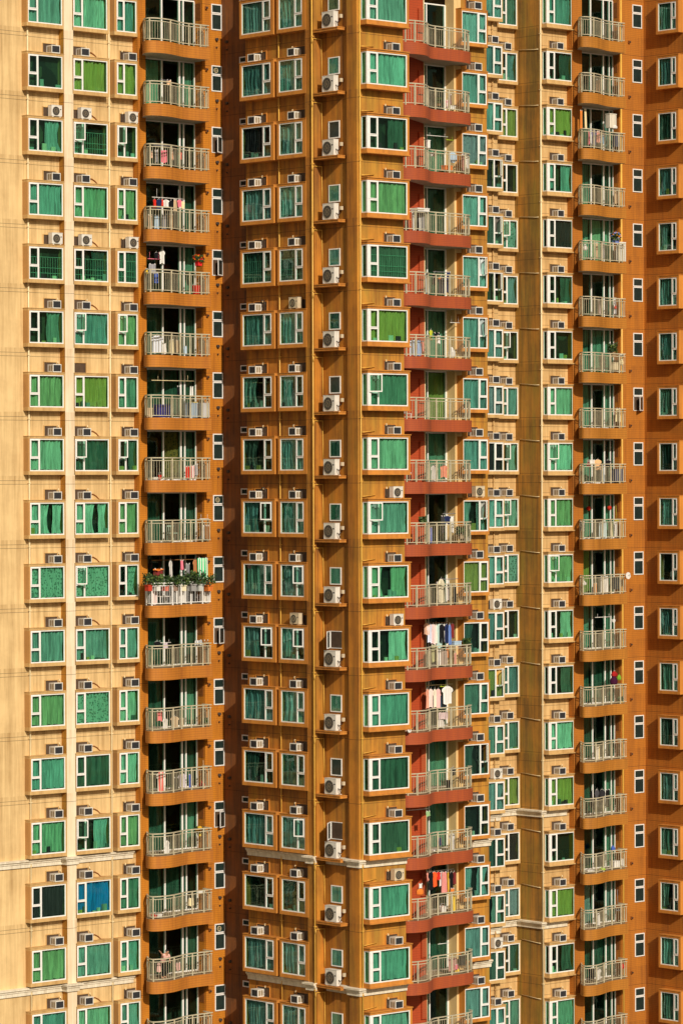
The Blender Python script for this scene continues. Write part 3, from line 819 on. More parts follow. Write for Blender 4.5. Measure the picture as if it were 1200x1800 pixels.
def ac(nm, k, c, spec):
    tw, face, plane, x, where, side, kind, _, _ = spec
    root = bpy.data.objects.new('air_conditioner', None); COL.objects.link(root)
    dz = .14 if c == 'w' or c == 'l' else .16
    root.location = place(face, x, plane, HEAD(k) + dz); root.rotation_euler = (0, 0, ROT[face])
    body = ACM if c in 'wl' else (ACSB if c in 'tS' else ACS)
    for n_, me in zip(('casing', 'front_grille', 'side_louvre') if c in 'wl' else ('casing', 'fan_guard', 'badge_plate'), body):
        obj(n_, me, root)
    obj('refrigerant_pipe', HM[('loop' if c == 'l' else kind, side)], root)
    desc = {'w': 'boxy air conditioner', 'l': 'looping-hose air conditioner', 's': 'white round-fan air conditioner', 't': 'beige round-fan air conditioner', 'S': 'beige round-fan air conditioner'}[c]
    tag(root, f'{desc} {where}, {short(k)}', 'air conditioner', GRP['L' if tw is L else 'M' if tw is M else 'R'])
def short(k):
    n = 12 - k
    if n >= 1: return f'{NUM[n]} floor{"s" if n > 1 else ""} above upper cornice'
    if n == 0: return 'right above upper cornice'
    return {-1: 'right below upper cornice', -2: 'right above lower cornice', -3: 'right below lower cornice', -4: 'second below lower cornice'}[n]
op = {}
for nm, spec in ACOL.items():
    tw, face, plane, x, where, side, kind, r0, codes = spec
    mb = MB(); sgn = 1 if face == 'P' else -1
    x0, x1 = (-.22, .50) if face == 'P' else (-.04, .88)
    z0, z1 = -.06, .46
    for (a, b, c_, d_) in ((x0 - .03, x1 + .03, z1, z1 + .035), (x0 - .03, x1 + .03, z0 - .03, z0), (x0 - .03, x0, z0, z1), (x1, x1 + .03, z0, z1)):
        mb.box(a, b, -.045, 0, c_, d_, TRIM_C if nm[0] in 'AC' and nm != 'C1' else TRIM_O)
    mb.quad((x0, -.006, z0), (x1, -.006, z0), (x1, -.006, z1), (x0, -.006, z1), HOLE)
    me = mb.mesh('sleeve_opening')
    for i, c in enumerate(codes):
        k = r0 + i
        child(tw, 'sleeve_opening', me, face, x, plane, HEAD(k) + .14)
        if c != '-': ac(nm, k, c, spec)

# units on ledges in the corner notch of the centre tower, each ledge part of the tower
lb = MB()
wv = span('Q', 554, 597, UQP)
lp = [(0, 0), (wv, 0), (wv, .5), (0, .5)]
lb.box(0, wv, -.05, .5, -.12, 0, TRIM_O); lb.box(.0, wv + .02, -.08, .5, -.02, .02, TRIM_O); lme = lb.mesh('ledge')
for k in rowsL:
    child(M, 'ledge', lme, 'Q', 554.3, UQP, HEAD(k) - 1.80)
    root = bpy.data.objects.new('air_conditioner', None); COL.objects.link(root)
    root.location = place('Q', 568.0, UQP, HEAD(k) - 1.775); root.rotation_euler = (0, 0, ROT['Q'])
    # the unit stands on the ledge, its back to the wall
    for n_, me in zip(('casing', 'fan_guard', 'badge_plate'), ACL):
        o = obj(n_, me, root); o.location = (0, .44, 0)
    h = MB(); h.tube([(.82, .15, .3), (.95, .12, .22), (.93, .2, .1), (.84, .3, .1)], .02, HOSE); h.box(.90, .99, .30, .44, .45, .62, ACB); h.tube([(.94, .36, .45), (.92, .3, .3), (.82, .25, .25)], .018, HOSE)
    if ('lh') not in MESH: MESH['lh'] = h.mesh('refrigerant_pipe')
    obj('refrigerant_pipe', MESH['lh'], root)
    tag(root, f'large white air conditioner on corner ledge, {short(k)}', 'air conditioner', 'air conditioners on the corner ledges')

#@@LAUNDRY_START
# ------------------------------------------------------------------ things on the balconies
def px_uvz(plane_d, x, y):
    """point at photo pixel (x, y) on the plane v = plane_d"""
    xx = x - .0035 * (y - 900); yy = y - .0035 * (600 - x)
    u = pu(xx, plane_d); Y = u * SA - plane_d * CA
    return u, ZC + (850 - yy) * Y / F, F / Y
BCOL = {'A': (VAF, 'orange left balcony', .55, 0), 'B': (V1, 'red balcony', .62, 0), 'C': (VCF, 'orange right balcony', .5, 1)}
GRPB = {'A': 'things on the left orange balconies', 'B': 'things on the red balconies', 'C': 'things on the right orange balconies'}
USED = {}
CM = {}
def cmat(rgb, kind=''):
    key = (rgb, kind)
    if key not in CM:
        nm = 'fabric' if not kind else kind
        if kind == 'stripe':
            CM[key] = cloth('striped_fabric', rgb, .2, ((.75, .72, .68), 'stripe'))
        else: CM[key] = cloth(nm, rgb, .25)
    return CM[key]
def garment_mesh(kind, w, h, mat, seed):
    """cloth with front and back faces, folds and a silhouette of its kind; top centre at the origin"""
    rnd = random.Random(seed); m = MB(); i = m.m(mat)
    def sheet(outline, n, rows, y0, ph):
        base = len(m.v)
        for side in (0, 1):
            for r in range(rows):
                t = r / (rows - 1); a, b = outline(t)
                for j in range(n + 1):
                    s = j / n; x = a + (b - a) * s
                    yy = y0 + (.035 * math.sin(s * 9 + ph + t) + .015 * math.sin(s * 21 + ph * 2)) * (.3 + t)
                    th = .018 * (1 - abs(2 * s - 1) ** 3)
                    z = -h * t + (.03 * math.sin(s * 7 + ph) if r == rows - 1 else 0)
                    m.v.append((x, yy + (th if side else -th), z))
        L = rows * (n + 1)
        for side in (0, 1):
            for r in range(rows - 1):
                for j in range(n):
                    a = base + side * L + r * (n + 1) + j
                    f = (a, a + n + 1, a + n + 2, a + 1); m.f.append(f if not side else f[::-1]); m.mi.append(i); m.sm.append(True)
        for r in range(rows - 1):
            for e in (0, n):
                a = base + r * (n + 1) + e; m.f.append((a, a + L, a + L + n + 1, a + n + 1)); m.mi.append(i); m.sm.append(False)
        for r in (0, rows - 1):
            for j in range(n):
                a = base + r * (n + 1) + j; m.f.append((a, a + 1, a + 1 + L, a + L)); m.mi.append(i); m.sm.append(False)
    ph = rnd.uniform(0, 6)
    if kind == 'shirt':
        def o(t):
            k = .16 if t < .04 else (.5 if t < .30 else .36 + .03 * t)
            if t < .30: k = .16 + (.5 - .16) * min(1, t / .12)
            if .30 <= t < .36: k = .5 - (t - .30) / .06 * .13
            return (-w * k, w * k)
        sheet(o, 8, 12, 0, ph)
    elif kind == 'trousers':
        sheet(lambda t: (-w * .46, -w * (.02 if t > .3 else -.0)), 5, 8, 0, ph)
        sheet(lambda t: (w * (.02 if t > .3 else -.0), w * .46), 5, 8, .01, ph + 1)
    elif kind == 'socks':
        sheet(lambda t: (-w * .45, -w * .08), 3, 6, 0, ph); sheet(lambda t: (w * .1, w * .45), 3, 6, .01, ph + 2)
    else:
        sheet(lambda t: (-w * (.5 - .03 * t), w * (.5 + .02 * math.sin(4 * t + ph))), 9, 7, 0, ph)
    return m
def unique(lab):
    USED[lab] = USED.get(lab, 0) + 1
    assert USED[lab] == 1, lab
    return lab
def item(c, k, kind, desc, rgb, x, y, w, h, d=None, pat=''):
    """k counts floors in the balcony's own column; x, y = its top centre in the photo, w, h its size there"""
    pl, where, dd, off_ = BCOL[c]; v = pl + (dd if d is None else d)
    u, z, s = px_uvz(v, x, y)
    W, H = w / s / .77, h / s
    kk = k - off_
    zfl = HEAD(kk) + {'A': -1.97, 'B': -2.09, 'C': -2.20}[c] + .012      # never below the balcony floor
    low = H * {'broom': 1.0, 'plant': 1.0}.get(kind, 1.0) + (.10 if kind == 'broom' else .03)
    if kind not in ('pole', 'rack'): z = max(z, zfl + low)
    loc = world_uv(u, v, z); seed = int(x * 7 + y * 13)
    lab = unique(f'{desc} on {where}, {short(kk)}')
    if kind in ('shirt', 'trousers', 'towel', 'socks', 'shorts'):
        g = garment_mesh('trousers' if kind == 'shorts' else kind, W, H, cmat(rgb, pat), seed)
        if kind == 'shirt':
            root = bpy.data.objects.new('hanging_shirt', None); COL.objects.link(root); root.location = loc; root.rotation_euler = (0, 0, A + R((seed * 7 % 80) - 40))
            obj('fabric', g, root)
            hb = MB(); hb.tube([(-W * .3, 0, -.03), (0, 0, .035), (W * .3, 0, -.03)], .008, WHITE, 4); hb.tube([(0, 0, .03), (0, 0, .09), (.03, 0, .11)], .006, WHITE, 4)
            obj('hanger', hb, root); tag(root, lab, 'shirt', GRPB[c])
        else:
            nm = {'trousers': 'hanging_trousers', 'towel': 'hanging_cloth', 'socks': 'pair_of_socks', 'shorts': 'hanging_shorts'}[kind]
            root = bpy.data.objects.new(nm, None); COL.objects.link(root); root.location = loc; root.rotation_euler = (0, 0, A + R((seed % 24) - 12))
            obj('fabric', g, root)
            hb = MB()
            for q in (-.32, .32): hb.box(W*q - .012, W*q + .012, -.03, .03, -.03, .035, WHITE)
            obj('clothes_peg', hb, root)
            tag(root, lab, {'trousers': 'trousers', 'towel': 'cloth', 'socks': 'socks', 'shorts': 'shorts'}[kind], GRPB[c])
        return root
    m = cmat(rgb, 'plastic')
    root = bpy.data.objects.new({'box': 'storage_box', 'plant': 'potted_plant', 'pole': 'laundry_pole', 'bucket': 'bucket', 'disc': 'basin', 'board': 'board', 'lantern': 'paper_lantern', 'flowers': 'flower_basket', 'bag': 'plastic_bag', 'broom': 'broom', 'dish': 'dish_antenna', 'rack': 'drying_rack', 'chair': 'chair'}[kind], None)
    COL.objects.link(root); root.location = loc; root.rotation_euler = (0, 0, A)
    cat = {'box': 'box', 'plant': 'plant', 'pole': 'pole', 'bucket': 'bucket', 'disc': 'basin', 'board': 'board', 'lantern': 'lantern', 'flowers': 'flowers', 'bag': 'bag', 'broom': 'broom', 'dish': 'dish antenna', 'rack': 'drying rack', 'chair': 'chair'}[kind]
    rnd = random.Random(seed)
    if kind == 'box':
        b = MB(); b.box(-W/2, W/2, -W*.3, W*.3, -H, -.05, m); 
        for q in (-.25, .25): b.box(W*q - .015, W*q + .015, -W*.3 - .01, -W*.3, -H + .03, -.08, m)
        obj('body', b, root); l = MB(); l.box(-W/2 - .015, W/2 + .015, -W*.3 - .015, W*.3 + .015, -.05, 0, m); obj('lid', l, root)
    elif kind == 'board':
        b = MB(); b.box(-W/2, W/2, -.015, .015, -H, 0, m); obj('panel', b, root)
        b = MB(); b.box(-W/2 - .01, W/2 + .01, -.02, .02, 0, .03, WHITE); obj('edge_strip', b, root)
    elif kind == 'bucket':
        b = MB(); n = 14
        for j in range(n):
            a0, a1 = 2*math.pi*j/n, 2*math.pi*(j+1)/n
            b.quad((W*.38*math.cos(a0), W*.38*math.sin(a0), -H), (W*.38*math.cos(a1), W*.38*math.sin(a1), -H), (W*.5*math.cos(a1), W*.5*math.sin(a1), 0), (W*.5*math.cos(a0), W*.5*math.sin(a0), 0), m, True)
        b.poly([(W*.38*math.cos(2*math.pi*j/n), W*.38*math.sin(2*math.pi*j/n), -H + .01) for j in range(n)], m)
        obj('body', b, root); h_ = MB(); h_.tube([(-W*.5, 0, 0), (-W*.3, 0, .12), (W*.3, 0, .12), (W*.5, 0, 0)], .008, WHITE, 4); obj('handle', h_, root)
    elif kind == 'disc':
        b = MB(); b.disc((0, 0, -H/2), H/2, 'y', .06, m, 20); obj('bowl', b, root); b = MB(); b.disc((0, .0, -H/2), H/2 + .02, 'y', .015, m, 20, H/2 - .03); obj('rim', b, root)
    elif kind == 'dish':
        b = MB(); b.disc((0, -.1, -H/2), H/2, 'y', .03, m, 20); obj('reflector', b, root); b = MB(); b.tube([(0, 0, -H/2), (0, -.3, -H/2 + .05)], .012, GRILL, 5); obj('arm', b, root)
    elif kind == 'lantern':  # stands for a flat round paper decoration on the door glass
        b = MB(); n = 12; prof = [(0, .3), (.1, .7), (.3, 1), (.6, 1), (.85, .7), (1, .3)]
        for (t0, r0), (t1, r1) in zip(prof, prof[1:]):
            for j in range(n):
                a0, a1 = 2*math.pi*j/n, 2*math.pi*(j+1)/n
                q = lambda r, a, t: (W*.5*r*math.cos(a), W*.5*r*math.sin(a), -H*t)
                b.quad(q(r1, a0, t1), q(r1, a1, t1), q(r0, a1, t0), q(r0, a0, t0), m, True)
        obj('paper', b, root); b = MB(); b.tube([(0, 0, 0), (0, 0, .3)], .006, GRILL, 4); obj('string', b, root)
    elif kind == 'bag':
        b = MB(); n = 10; prof = [(0, .15), (.15, .5), (.5, 1), (.85, .95), (1, .6)]
        for (t0, r0), (t1, r1) in zip(prof, prof[1:]):
            for j in range(n):
                a0, a1 = 2*math.pi*j/n, 2*math.pi*(j+1)/n
                q = lambda r, a, t: (W*.5*r*math.cos(a)*(1 + .15*math.sin(3*a + seed)), W*.4*r*math.sin(a), -H*t)
                b.quad(q(r1, a0, t1), q(r1, a1, t1), q(r0, a1, t0), q(r0, a0, t0), m, True)
        obj('bag_body', b, root); b = MB(); b.tube([(-.03, 0, 0), (-.02, 0, .08), (.02, 0, .08), (.03, 0, 0)], .006, m, 4); obj('handle', b, root)
    elif kind in ('plant', 'flowers'):
        lm_ = LEAF; b = MB()
        cx = W * .5
        for q in range(260):
            a_, e_ = rnd.uniform(0, 6.28), rnd.uniform(-1, 1); r_ = rnd.uniform(.25, 1) ** .6
            p = Vector((cx*r_*math.cos(a_), cx*r_*math.sin(a_)*.8, -H*.35 + H*.36*e_*r_))
            dv = Vector((rnd.uniform(-1, 1), rnd.uniform(-1, 1), rnd.uniform(-.6, 1))).normalized() * rnd.uniform(.06, .11)
            sv = dv.cross(Vector((rnd.uniform(-1, 1), rnd.uniform(-1, 1), rnd.uniform(-1, 1)))).normalized() * .032
            b.quad(p - dv, p + sv, p + dv, p - sv, LEAF2 if rnd.random() < .3 else LEAF)
        b.tube([(0, 0, -H*.7), (0.01, 0, -H*.3)], .012, HOSE, 5)
        obj('foliage', b, root)
        if kind == 'flowers':
            fl = MB()
            for q in range(60):
                a_, e_ = rnd.uniform(0, 6.28), rnd.uniform(-1, 1)
                p = Vector((cx*.9*math.cos(a_)*math.sqrt(1-e_*e_), cx*.8*math.sin(a_)*math.sqrt(1-e_*e_), -H*.3 + H*.3*e_))
                sz = rnd.uniform(.025, .045); mt = m if rnd.random() < .65 else cmat((.9, .35, .02), 'petals')
                fl.box(p.x - sz, p.x + sz, p.y - sz, p.y + sz, p.z - sz*.6, p.z + sz*.6, mt)
            obj('blossoms', fl, root)
        pt = MB(); pt.box(-W*.2, W*.2, -W*.2, W*.2, -H, -H*.68, m); pt.box(-W*.24, W*.24, -W*.24, W*.24, -H*.72, -H*.66, m); obj('pot', pt, root)
    elif kind in ('pole', 'rack'):
        b = MB(); b.tube([(-W/2, 0, 0), (W/2, 0, 0)], .018, m, 6); obj('bar', b, root)
        b = MB()
        for q in (-.35, .35): b.tube([(W*q, 0, 0), (W*q, 0, H)], .008, m, 4)
        obj('bracket', b, root)
    elif kind == 'broom':
        b = MB(); b.tube([(0, 0, 0), (.05, 0, -H)], .014, m, 5); obj('stick', b, root); b = MB(); b.box(-.1, .18, -.04, .04, -H - .1, -H, m); obj('brush', b, root)
    elif kind == 'chair':
        b = MB(); b.box(-W/2, W/2, -.2, .2, -H*.5, -H*.45, m); obj('seat', b, root)
        b = MB(); 
        for q in range(4): b.box(-W/2 + W*q/3.3, -W/2 + W*q/3.3 + .03, .18, .21, -H*.45, 0, m)
        b.box(-W/2, W/2, .17, .22, -.05, 0, m); obj('backrest', b, root)
        for sx in (-1, 1):
            for sy in (-1, 1):
                b = MB(); b.box(sx*W*.45 - .015, sx*W*.45 + .015, sy*.18 - .015, sy*.18 + .015, -H, -H*.5, m); obj('leg', b, root)
    tag(root, lab, cat, GRPB[c]); return root
LEAF = plain('plant_leaf', (.03, .075, .02), .6, .4, 20); LEAF2 = plain('plant_leaf_light', (.10, .17, .03), .6, .4, 20)
WHT, BLK, NAV, RED_, PNK, BEI, GRY, BLU, CRM, ORG, YEL, GRN, LBL, MAR, BRN = (.78,.77,.74), (.012,.012,.015), (.02,.03,.10), (.62,.03,.02), (.80,.20,.28), (.62,.45,.28), (.25,.25,.27), (.06,.12,.45), (.80,.68,.40), (.85,.24,.04), (.85,.60,.06), (.03,.55,.15), (.45,.60,.75), (.20,.03,.03), (.28,.13,.05)
I = item
# left balconies
I('A',0,'towel','small white and orange cloth',(.8,.5,.3),297,141,7,8)
I('A',1,'towel','bright pink towel',PNK,288,264,8,22); I('A',1,'shirt','orange patterned top',ORG,303,264,9,17,pat='stripe'); I('A',1,'shirt','coral red top',(.85,.12,.12),316.5,267,7,14)
I('A',1,'towel','grey striped towel',GRY,275,264,5,22,pat='stripe'); I('A',1,'towel','pale peach cloth',(.8,.5,.35),266,266,5,12)
I('A',2,'pole','white laundry pole',WHT,295,348,54,16)
for q in [('shirt','red and white shirt',RED_,272,350,9,15),('shirt','navy blue shirt',NAV,279.5,350,8,19),('shirt','small red top',(.8,.08,.05),285.5,350,6,12),('shirt','white blouse',WHT,292,351,9,13),('shirt','black top',BLK,301,352,10,20),
          ('trousers','beige trousers',BEI,308,351,6,21),('shirt','pink blouse',PNK,315.5,351,8,13),('shirt','cream yellow top',CRM,321,354,6,12),('trousers','tan trousers',(.60,.42,.28),264,380,10,25),('towel','pale blue cloth',LBL,276,378,8,24),('towel','grey patterned cloth',GRY,289,377,9,26),('towel','dark brown cloth',BRN,301,377,7,25)]:
    I('A',2,*q)
I('A',3,'rack','pink clip drying rack',PNK,271,455,22,12); I('A',3,'shirt','white tee shirt',WHT,285,440,8,23); I('A',3,'shirt','black small top',BLK,275,444,9,11); I('A',3,'trousers','grey trousers',(.30,.30,.33),268,464,13,17)
I('A',3,'towel','bright blue cloth',BLU,274.5,480,5,18); I('A',3,'towel','yellow cloth',YEL,258,473,3,8); I('A',3,'flowers','basket of red and orange flowers',(.75,.03,.03),349,447,17,20); I('A',3,'bucket','bright red bucket',RED_,345,508,12,15,.3)
I('A',4,'shirt','pale blue white shirt',(.72,.76,.85),276,590,17,30,.75); I('A',4,'towel','cream cloth',CRM,302,597,7,25); I('A',4,'towel','beige cloth',BEI,312,598,7,22); I('A',4,'towel','light blue cloth',LBL,326,610,7,16); I('A',4,'towel','white small towel',WHT,289,604,6,18); I('A',4,'bucket','small red bucket',RED_,352,624,5,5,.3)
I('A',5,'pole','cream laundry pole',CRM,304,669,74,10); I('A',5,'socks','black stockings',BLK,314,679,5,16); I('A',5,'socks','white socks',WHT,337,680,6,18); I('A',5,'box','dark blue storage box',(.03,.03,.2),284,718,20,22,.3)
I('A',5,'box','pale blue crate',(.35,.45,.55),336,712,15,26,.3); I('A',5,'box','grey white crate',(.6,.6,.62),358,712,13,26,.3); I('A',5,'box','yellow small box',YEL,342,706,7,6,.3); I('A',5,'box','tan cardboard box',BEI,262,720,8,16,.3)
I('A',6,'towel','crimson towel',RED_,330,820,7,22); I('A',6,'towel','pink and white cloth',PNK,338,819,7,24,pat='stripe'); I('A',6,'bucket','red bucket',RED_,281,838,5,8); I('A',6,'towel','grey checked cloth',GRY,345,816,5,20,pat='stripe')
I('A',7,'rack','white wire rack',WHT,359,912,16,8); I('A',7,'chair','pale green plastic chair',(.35,.55,.45),303,926,12,28,.2); I('A',7,'towel','pale grey cloth',WHT,356,924,5,24); I('A',7,'towel','brown thin cloth',BRN,364,924,6,24)
I('A',8,'pole','dark laundry pole',BRN,315,984,96,6); I('A',8,'shorts','maroon shorts',MAR,278,1001,16,17); I('A',8,'towel','orange waistband cloth',ORG,278,1000,18,3,.62)
I('A',8,'shirt','long white shirt',WHT,299.5,986,20,30,.75); I('A',8,'socks','pink sock pair',PNK,319.5,985,6,17); I('A',8,'trousers','grey leggings',GRY,330,991,7,22); I('A',8,'shirt','brown top',(.45,.2,.08),343,984,8,26)
I('A',8,'towel','green and white striped sheet',(.02,.60,.22),356,981,17,38,.7,'stripe')
for q, (x, w_, h_, pc, pn) in enumerate([(261,13,22,(.55,.06,.03),'bushy plant in red pot leftmost'),(276,12,20,(.7,.7,.65),'bushy plant in white pot'),(290,12,19,(.6,.1,.04),'low plant in rusty pot'),(306,12,18,(.3,.2,.15),'spindly plant in brown pot'),(321,13,20,(.75,.7,.5),'leafy plant in cream pot'),(337,17,27,(.3,.3,.3),'tall dark plant in grey pot'),(350,16,27,(.5,.52,.5),'dense plant in pale grey pot'),(366,17,22,(.7,.2,.04),'round bush in orange pot rightmost')]):
    I('A',8,'plant',pn,pc,x,1029-h_,w_+5,h_+10,.72 if x > 315 else 1.05)
I('A',8,'chair','white plastic chair',WHT,287,1046,20,26,.5); I('A',8,'towel','white sheet',WHT,318,1040,18,28,.45); I('A',8,'towel','ivory sheet',(.72,.68,.6),361,1040,19,26,.4); I('A',8,'towel','pinkish white cloth',(.75,.6,.58),271,1040,9,26,.8)
I('A',9,'shirt','black vest',BLK,276,1128,10,14,.8); I('A',9,'rack','white clothes rack',WHT,289,1130,22,5,.8); I('A',9,'towel','pale lilac cloth',(.6,.5,.6),291,1131,6,9,.8); I('A',9,'towel','grey white patterned cloth',(.3,.35,.42),349,1126,13,11,.4,'stripe'); I('A',9,'trousers','brown trousers',BRN,362,1127,8,42,.3)
I('A',10,'towel','coral pink towel',(.85,.22,.22),280,1250,11,18,.8); I('A',10,'shirt','white and red top',WHT,290,1266,14,18,.75); I('A',10,'shirt','tan lace top',BEI,307,1260,12,20,.6); I('A',10,'towel','light tan cloth',(.7,.55,.38),319,1267,7,16)
I('A',10,'plant','small green plant',BRN,360,1270,8,14,.2)
I('A',11,'shirt','red and white striped dress',(.75,.15,.12),283,1365,13,35,.8,'stripe'); I('A',11,'towel','black and tan cloth',BLK,309,1375,8,22); I('A',11,'shirt','pale lilac shirt',(.6,.56,.66),320,1361,12,24); I('A',11,'towel','royal blue cloth',BLU,334,1362,6,24); I('A',11,'bag','red bag',RED_,355,1374,8,10,.3); I('A',11,'broom','wooden broom',BEI,357,1338,4,45,.2)
I('A',12,'shirt','white tee shirt',WHT,293,1479,14,23,.8); I('A',12,'flowers','orange yellow potted flowers',YEL,351,1454,12,16,.3)
I('A',13,'towel','cream yellow cloth',CRM,335,1580,8,14); I('A',13,'bucket','low red tub',RED_,270,1614,9,5,.8); I('A',13,'box','white small crate',WHT,279,1613,8,6,.9); I('A',13,'board','small white shelf board',WHT,354,1568,11,3,.2)
I('A',14,'towel','pale pink cloth',(.8,.5,.45),279,1693,5,18,.8); I('A',14,'towel','dusty pink cloth',(.7,.4,.38),313,1694,9,14,.6)
# red balconies
I('B',0,'shirt','pink checked child dress',PNK,786,176,9,14,pat='stripe'); I('B',0,'box','white laundry basket',WHT,793,186,9,7,.9); I('B',0,'towel','dusky purple cloth',(.25,.1,.2),790,166,5,18)
I('B',1,'box','tall white carton with open top',WHT,752,246,5,14,1.2); I('B',1,'shirt','small white vest',WHT,760,268,10,7,.9); I('B',1,'disc','light blue round basin',LBL,795,268,14,18,.4); I('B',1,'rack','yellow green clip rack',(.5,.65,.05),790,246,14,6,.3)
I('B',1,'box','orange toy scooter box',ORG,785,291,14,8,.8); I('B',1,'towel','faded red cloth',(.6,.25,.2),813,272,5,28,.7); I('B',1,'towel','pale grey cloth',WHT,821,272,5,24,.7); I('B',1,'pole','thin white laundry pole',WHT,768,239,40,5,.4)
for q in [('towel','white towel',WHT,726,373,5,33),('trousers','black trousers',BLK,732,373,7,32),('towel','grey towel',GRY,742,374,7,32),('shirt','black and white top',BLK,714,380,9,26),('towel','pale grey sheet',(.6,.6,.58),737,374,4,32)]: I('B',2,*q,1.6)
I('B',2,'box','white planter box',WHT,738,366,22,6,1.75)
I('B',3,'towel','pale blue sheet',LBL,750,481,6,36,1.5); I('B',3,'shirt','black tee shirt',BLK,763,482,10,18); I('B',3,'shirt','dark charcoal shirt',(.04,.04,.05),775,486,12,30); I('B',3,'trousers','navy jeans',NAV,788,478,8,36); I('B',3,'rack','dark clothes rack',GRY,775,478,30,2); I('B',3,'towel','white cloth',WHT,713,500,5,14,1.6)
I('B',4,'shirt','pale blue white shirt',(.65,.72,.82),726,600,13,28,1.6); I('B',4,'trousers','light blue jeans',(.30,.42,.65),736,600,7,28,1.6); I('B',4,'towel','coral cloth',(.8,.3,.25),743,600,4,18,1.6); I('B',4,'shirt','yellow green top',(.5,.55,.05),757,580,7,18,1.0); I('B',4,'towel','black folded towel',BLK,767,585,12,8,1.0); I('B',4,'towel','white towel',WHT,771,590,6,14,1.05); I('B',4,'bag','white plastic bag',WHT,793,611,11,19,.8); I('B',4,'rack','thin white ceiling rack',WHT,799,567,18,12,.3)
I('B',5,'chair','white plastic chair',WHT,714,722,8,16,1.5)
I('B',6,'shirt','white tee shirt',WHT,763,818,22,28,.9); I('B',6,'shirt','coral shirt',(.8,.28,.18),780,818,12,21,.9); I('B',6,'socks','black and white socks',BLK,719,836,7,14,1.6)
I('B',7,'rack','curved grey clothes rack',GRY,789,903,24,4,.8); I('B',7,'shirt','navy shirt',NAV,786,907,10,14,.8); I('B',7,'towel','white towel',WHT,794,908,7,28,.85); I('B',7,'towel','dark grey cloth',(.05,.05,.06),778,907,6,30,.7); I('B',7,'plant','dark bushy plant',(.3,.12,.06),742,908,10,16,1.5); I('B',7,'towel','blue cloth',BLU,756,928,5,28,1.0); I('B',7,'plant','leafy green plant',(.4,.3,.2),809,925,14,22,.7); I('B',7,'plant','tall green plant',(.3,.3,.3),820,930,10,20,.5)
I('B',8,'shirt','cream long shirt',(.72,.66,.48),775,1018,14,42,.9); I('B',8,'shirt','black and white shirt',(.55,.5,.5),788,1020,10,36,.9,'stripe'); I('B',8,'trousers','black trousers',BLK,799,1030,8,32,.8); I('B',8,'rack','dark clothes rack',GRY,789,1018,34,3,.8)
I('B',9,'pole','dark laundry pole',BRN,775,1095,54,5,.5)
for j, (ds, col_, x, h_) in enumerate([('peach blouse',(.85,.55,.40),750,20),('white and blue shirt',(.65,.7,.85),755,33),('pale pink shirt',(.85,.62,.6),761,34),('cream white shirt',(.85,.8,.7),766,36),('pale teal shirt',(.5,.68,.65),771.5,42),('black shirt',BLK,776,32),('white blouse',WHT,780.5,33),('dark navy shirt',NAV,785,34),('blue shirt',(.15,.25,.6),790,36),('dark brown shirt',MAR,795,26)]):
    I('B',9,'shirt',ds,col_,x,1096 + (j % 3),9,h_,.5 + .06 * (j % 3))
I('B',9,'towel','olive cloth',(.4,.4,.2),762,1134,9,30,.9); I('B',9,'towel','grey brown cloth',(.42,.33,.28),780,1146,10,28,.9); I('B',9,'towel','dark patterned cloth',(.1,.08,.1),770,1142,7,30,.8,'stripe'); I('B',9,'shirt','coral pink shirt',(.85,.38,.30),800,1155,13,22,.9); I('B',9,'towel','orange cloth',ORG,786,1137,4,20,.9); I('B',9,'box','pale blue basket',LBL,801,1127,13,9,.6); I('B',9,'plant','olive leafy plant',(.3,.2,.1),820,1122,12,18,.6)
I('B',10,'pole','cream laundry pole',CRM,773,1204,48,5,.5)
for ds, col_, x, h_ in [('coral shirt',(.85,.4,.28),751,34),('pale pink shirt',(.85,.66,.62),757,32),('cream shirt',(.82,.75,.6),764,32),('rose pink shirt',(.85,.5,.5),770,34)]: I('B',10,'shirt',ds,col_,x,1212,9,h_,.6)
I('B',10,'trousers','denim overalls',(.10,.16,.22),779,1222,12,24,.6); I('B',10,'shirt','bright white tee shirt',WHT,786,1207,18,31,.9); I('B',10,'rack','lime green hanger rack',(.5,.6,.05),779,1207,12,3,.7); I('B',10,'towel','pink sheet',(.8,.62,.66),779,1253,24,12,.95); I('B',10,'towel','white patterned cloth',(.7,.66,.62),774,1265,18,18,.9,'stripe'); I('B',10,'dish','small white dish',WHT,716.5,1280,8,9,2.0)
I('B',11,'shirt','empty black hanger with dark vest',BLK,796,1350,9,14,.4); I('B',11,'box','dark low box',BLK,790,1372,8,14,.6)
I('B',12,'shirt','black and white striped shirt',(.6,.6,.62),794,1470,11,30,.8,'stripe'); I('B',12,'towel','navy cloth',NAV,773,1474,8,14,.8); I('B',12,'pole','white ceiling pole',WHT,733,1424,40,4,1.4); I('B',12,'towel','green diamond ornament',(.3,.5,.25),752,1427,7,9,1.4)
I('B',13,'pole','white laundry pole',WHT,774,1531,50,6,.5)
for ds, col_, x, h_ in [('pink small shirt',(.85,.35,.28),751,16),('dark shirt',BLK,757,32),('orange red shirt',(.85,.12,.03),763,26),('crimson tee shirt',RED_,770,14),('white striped shirt',(.8,.72,.72),776,25),('rose trousers',(.75,.3,.28),780.5,38),('orange yellow shirt',(.9,.5,.05),787,38),('black shirt',(.015,.012,.012),793,34),('maroon shirt',MAR,798,22)]:
    I('B',13,'trousers' if 'trousers' in ds else 'shirt',ds,col_,x,1534,9,h_,.5 + (.08 if x % 2 else 0))
I('B',13,'bag','black and orange bag',ORG,738,1560,11,15,1.4); I('B',13,'towel','white small cloth',WHT,739,1555,8,8,1.5); I('B',13,'shirt','yellow shirt',YEL,798,1578,13,30,.9); I('B',13,'bucket','white bucket',WHT,778,1601,11,11,.7); I('B',13,'bag','small red bag',RED_,777,1594,5,7,.7); I('B',13,'towel','orange bundle',ORG,795,1563,6,8,.8)
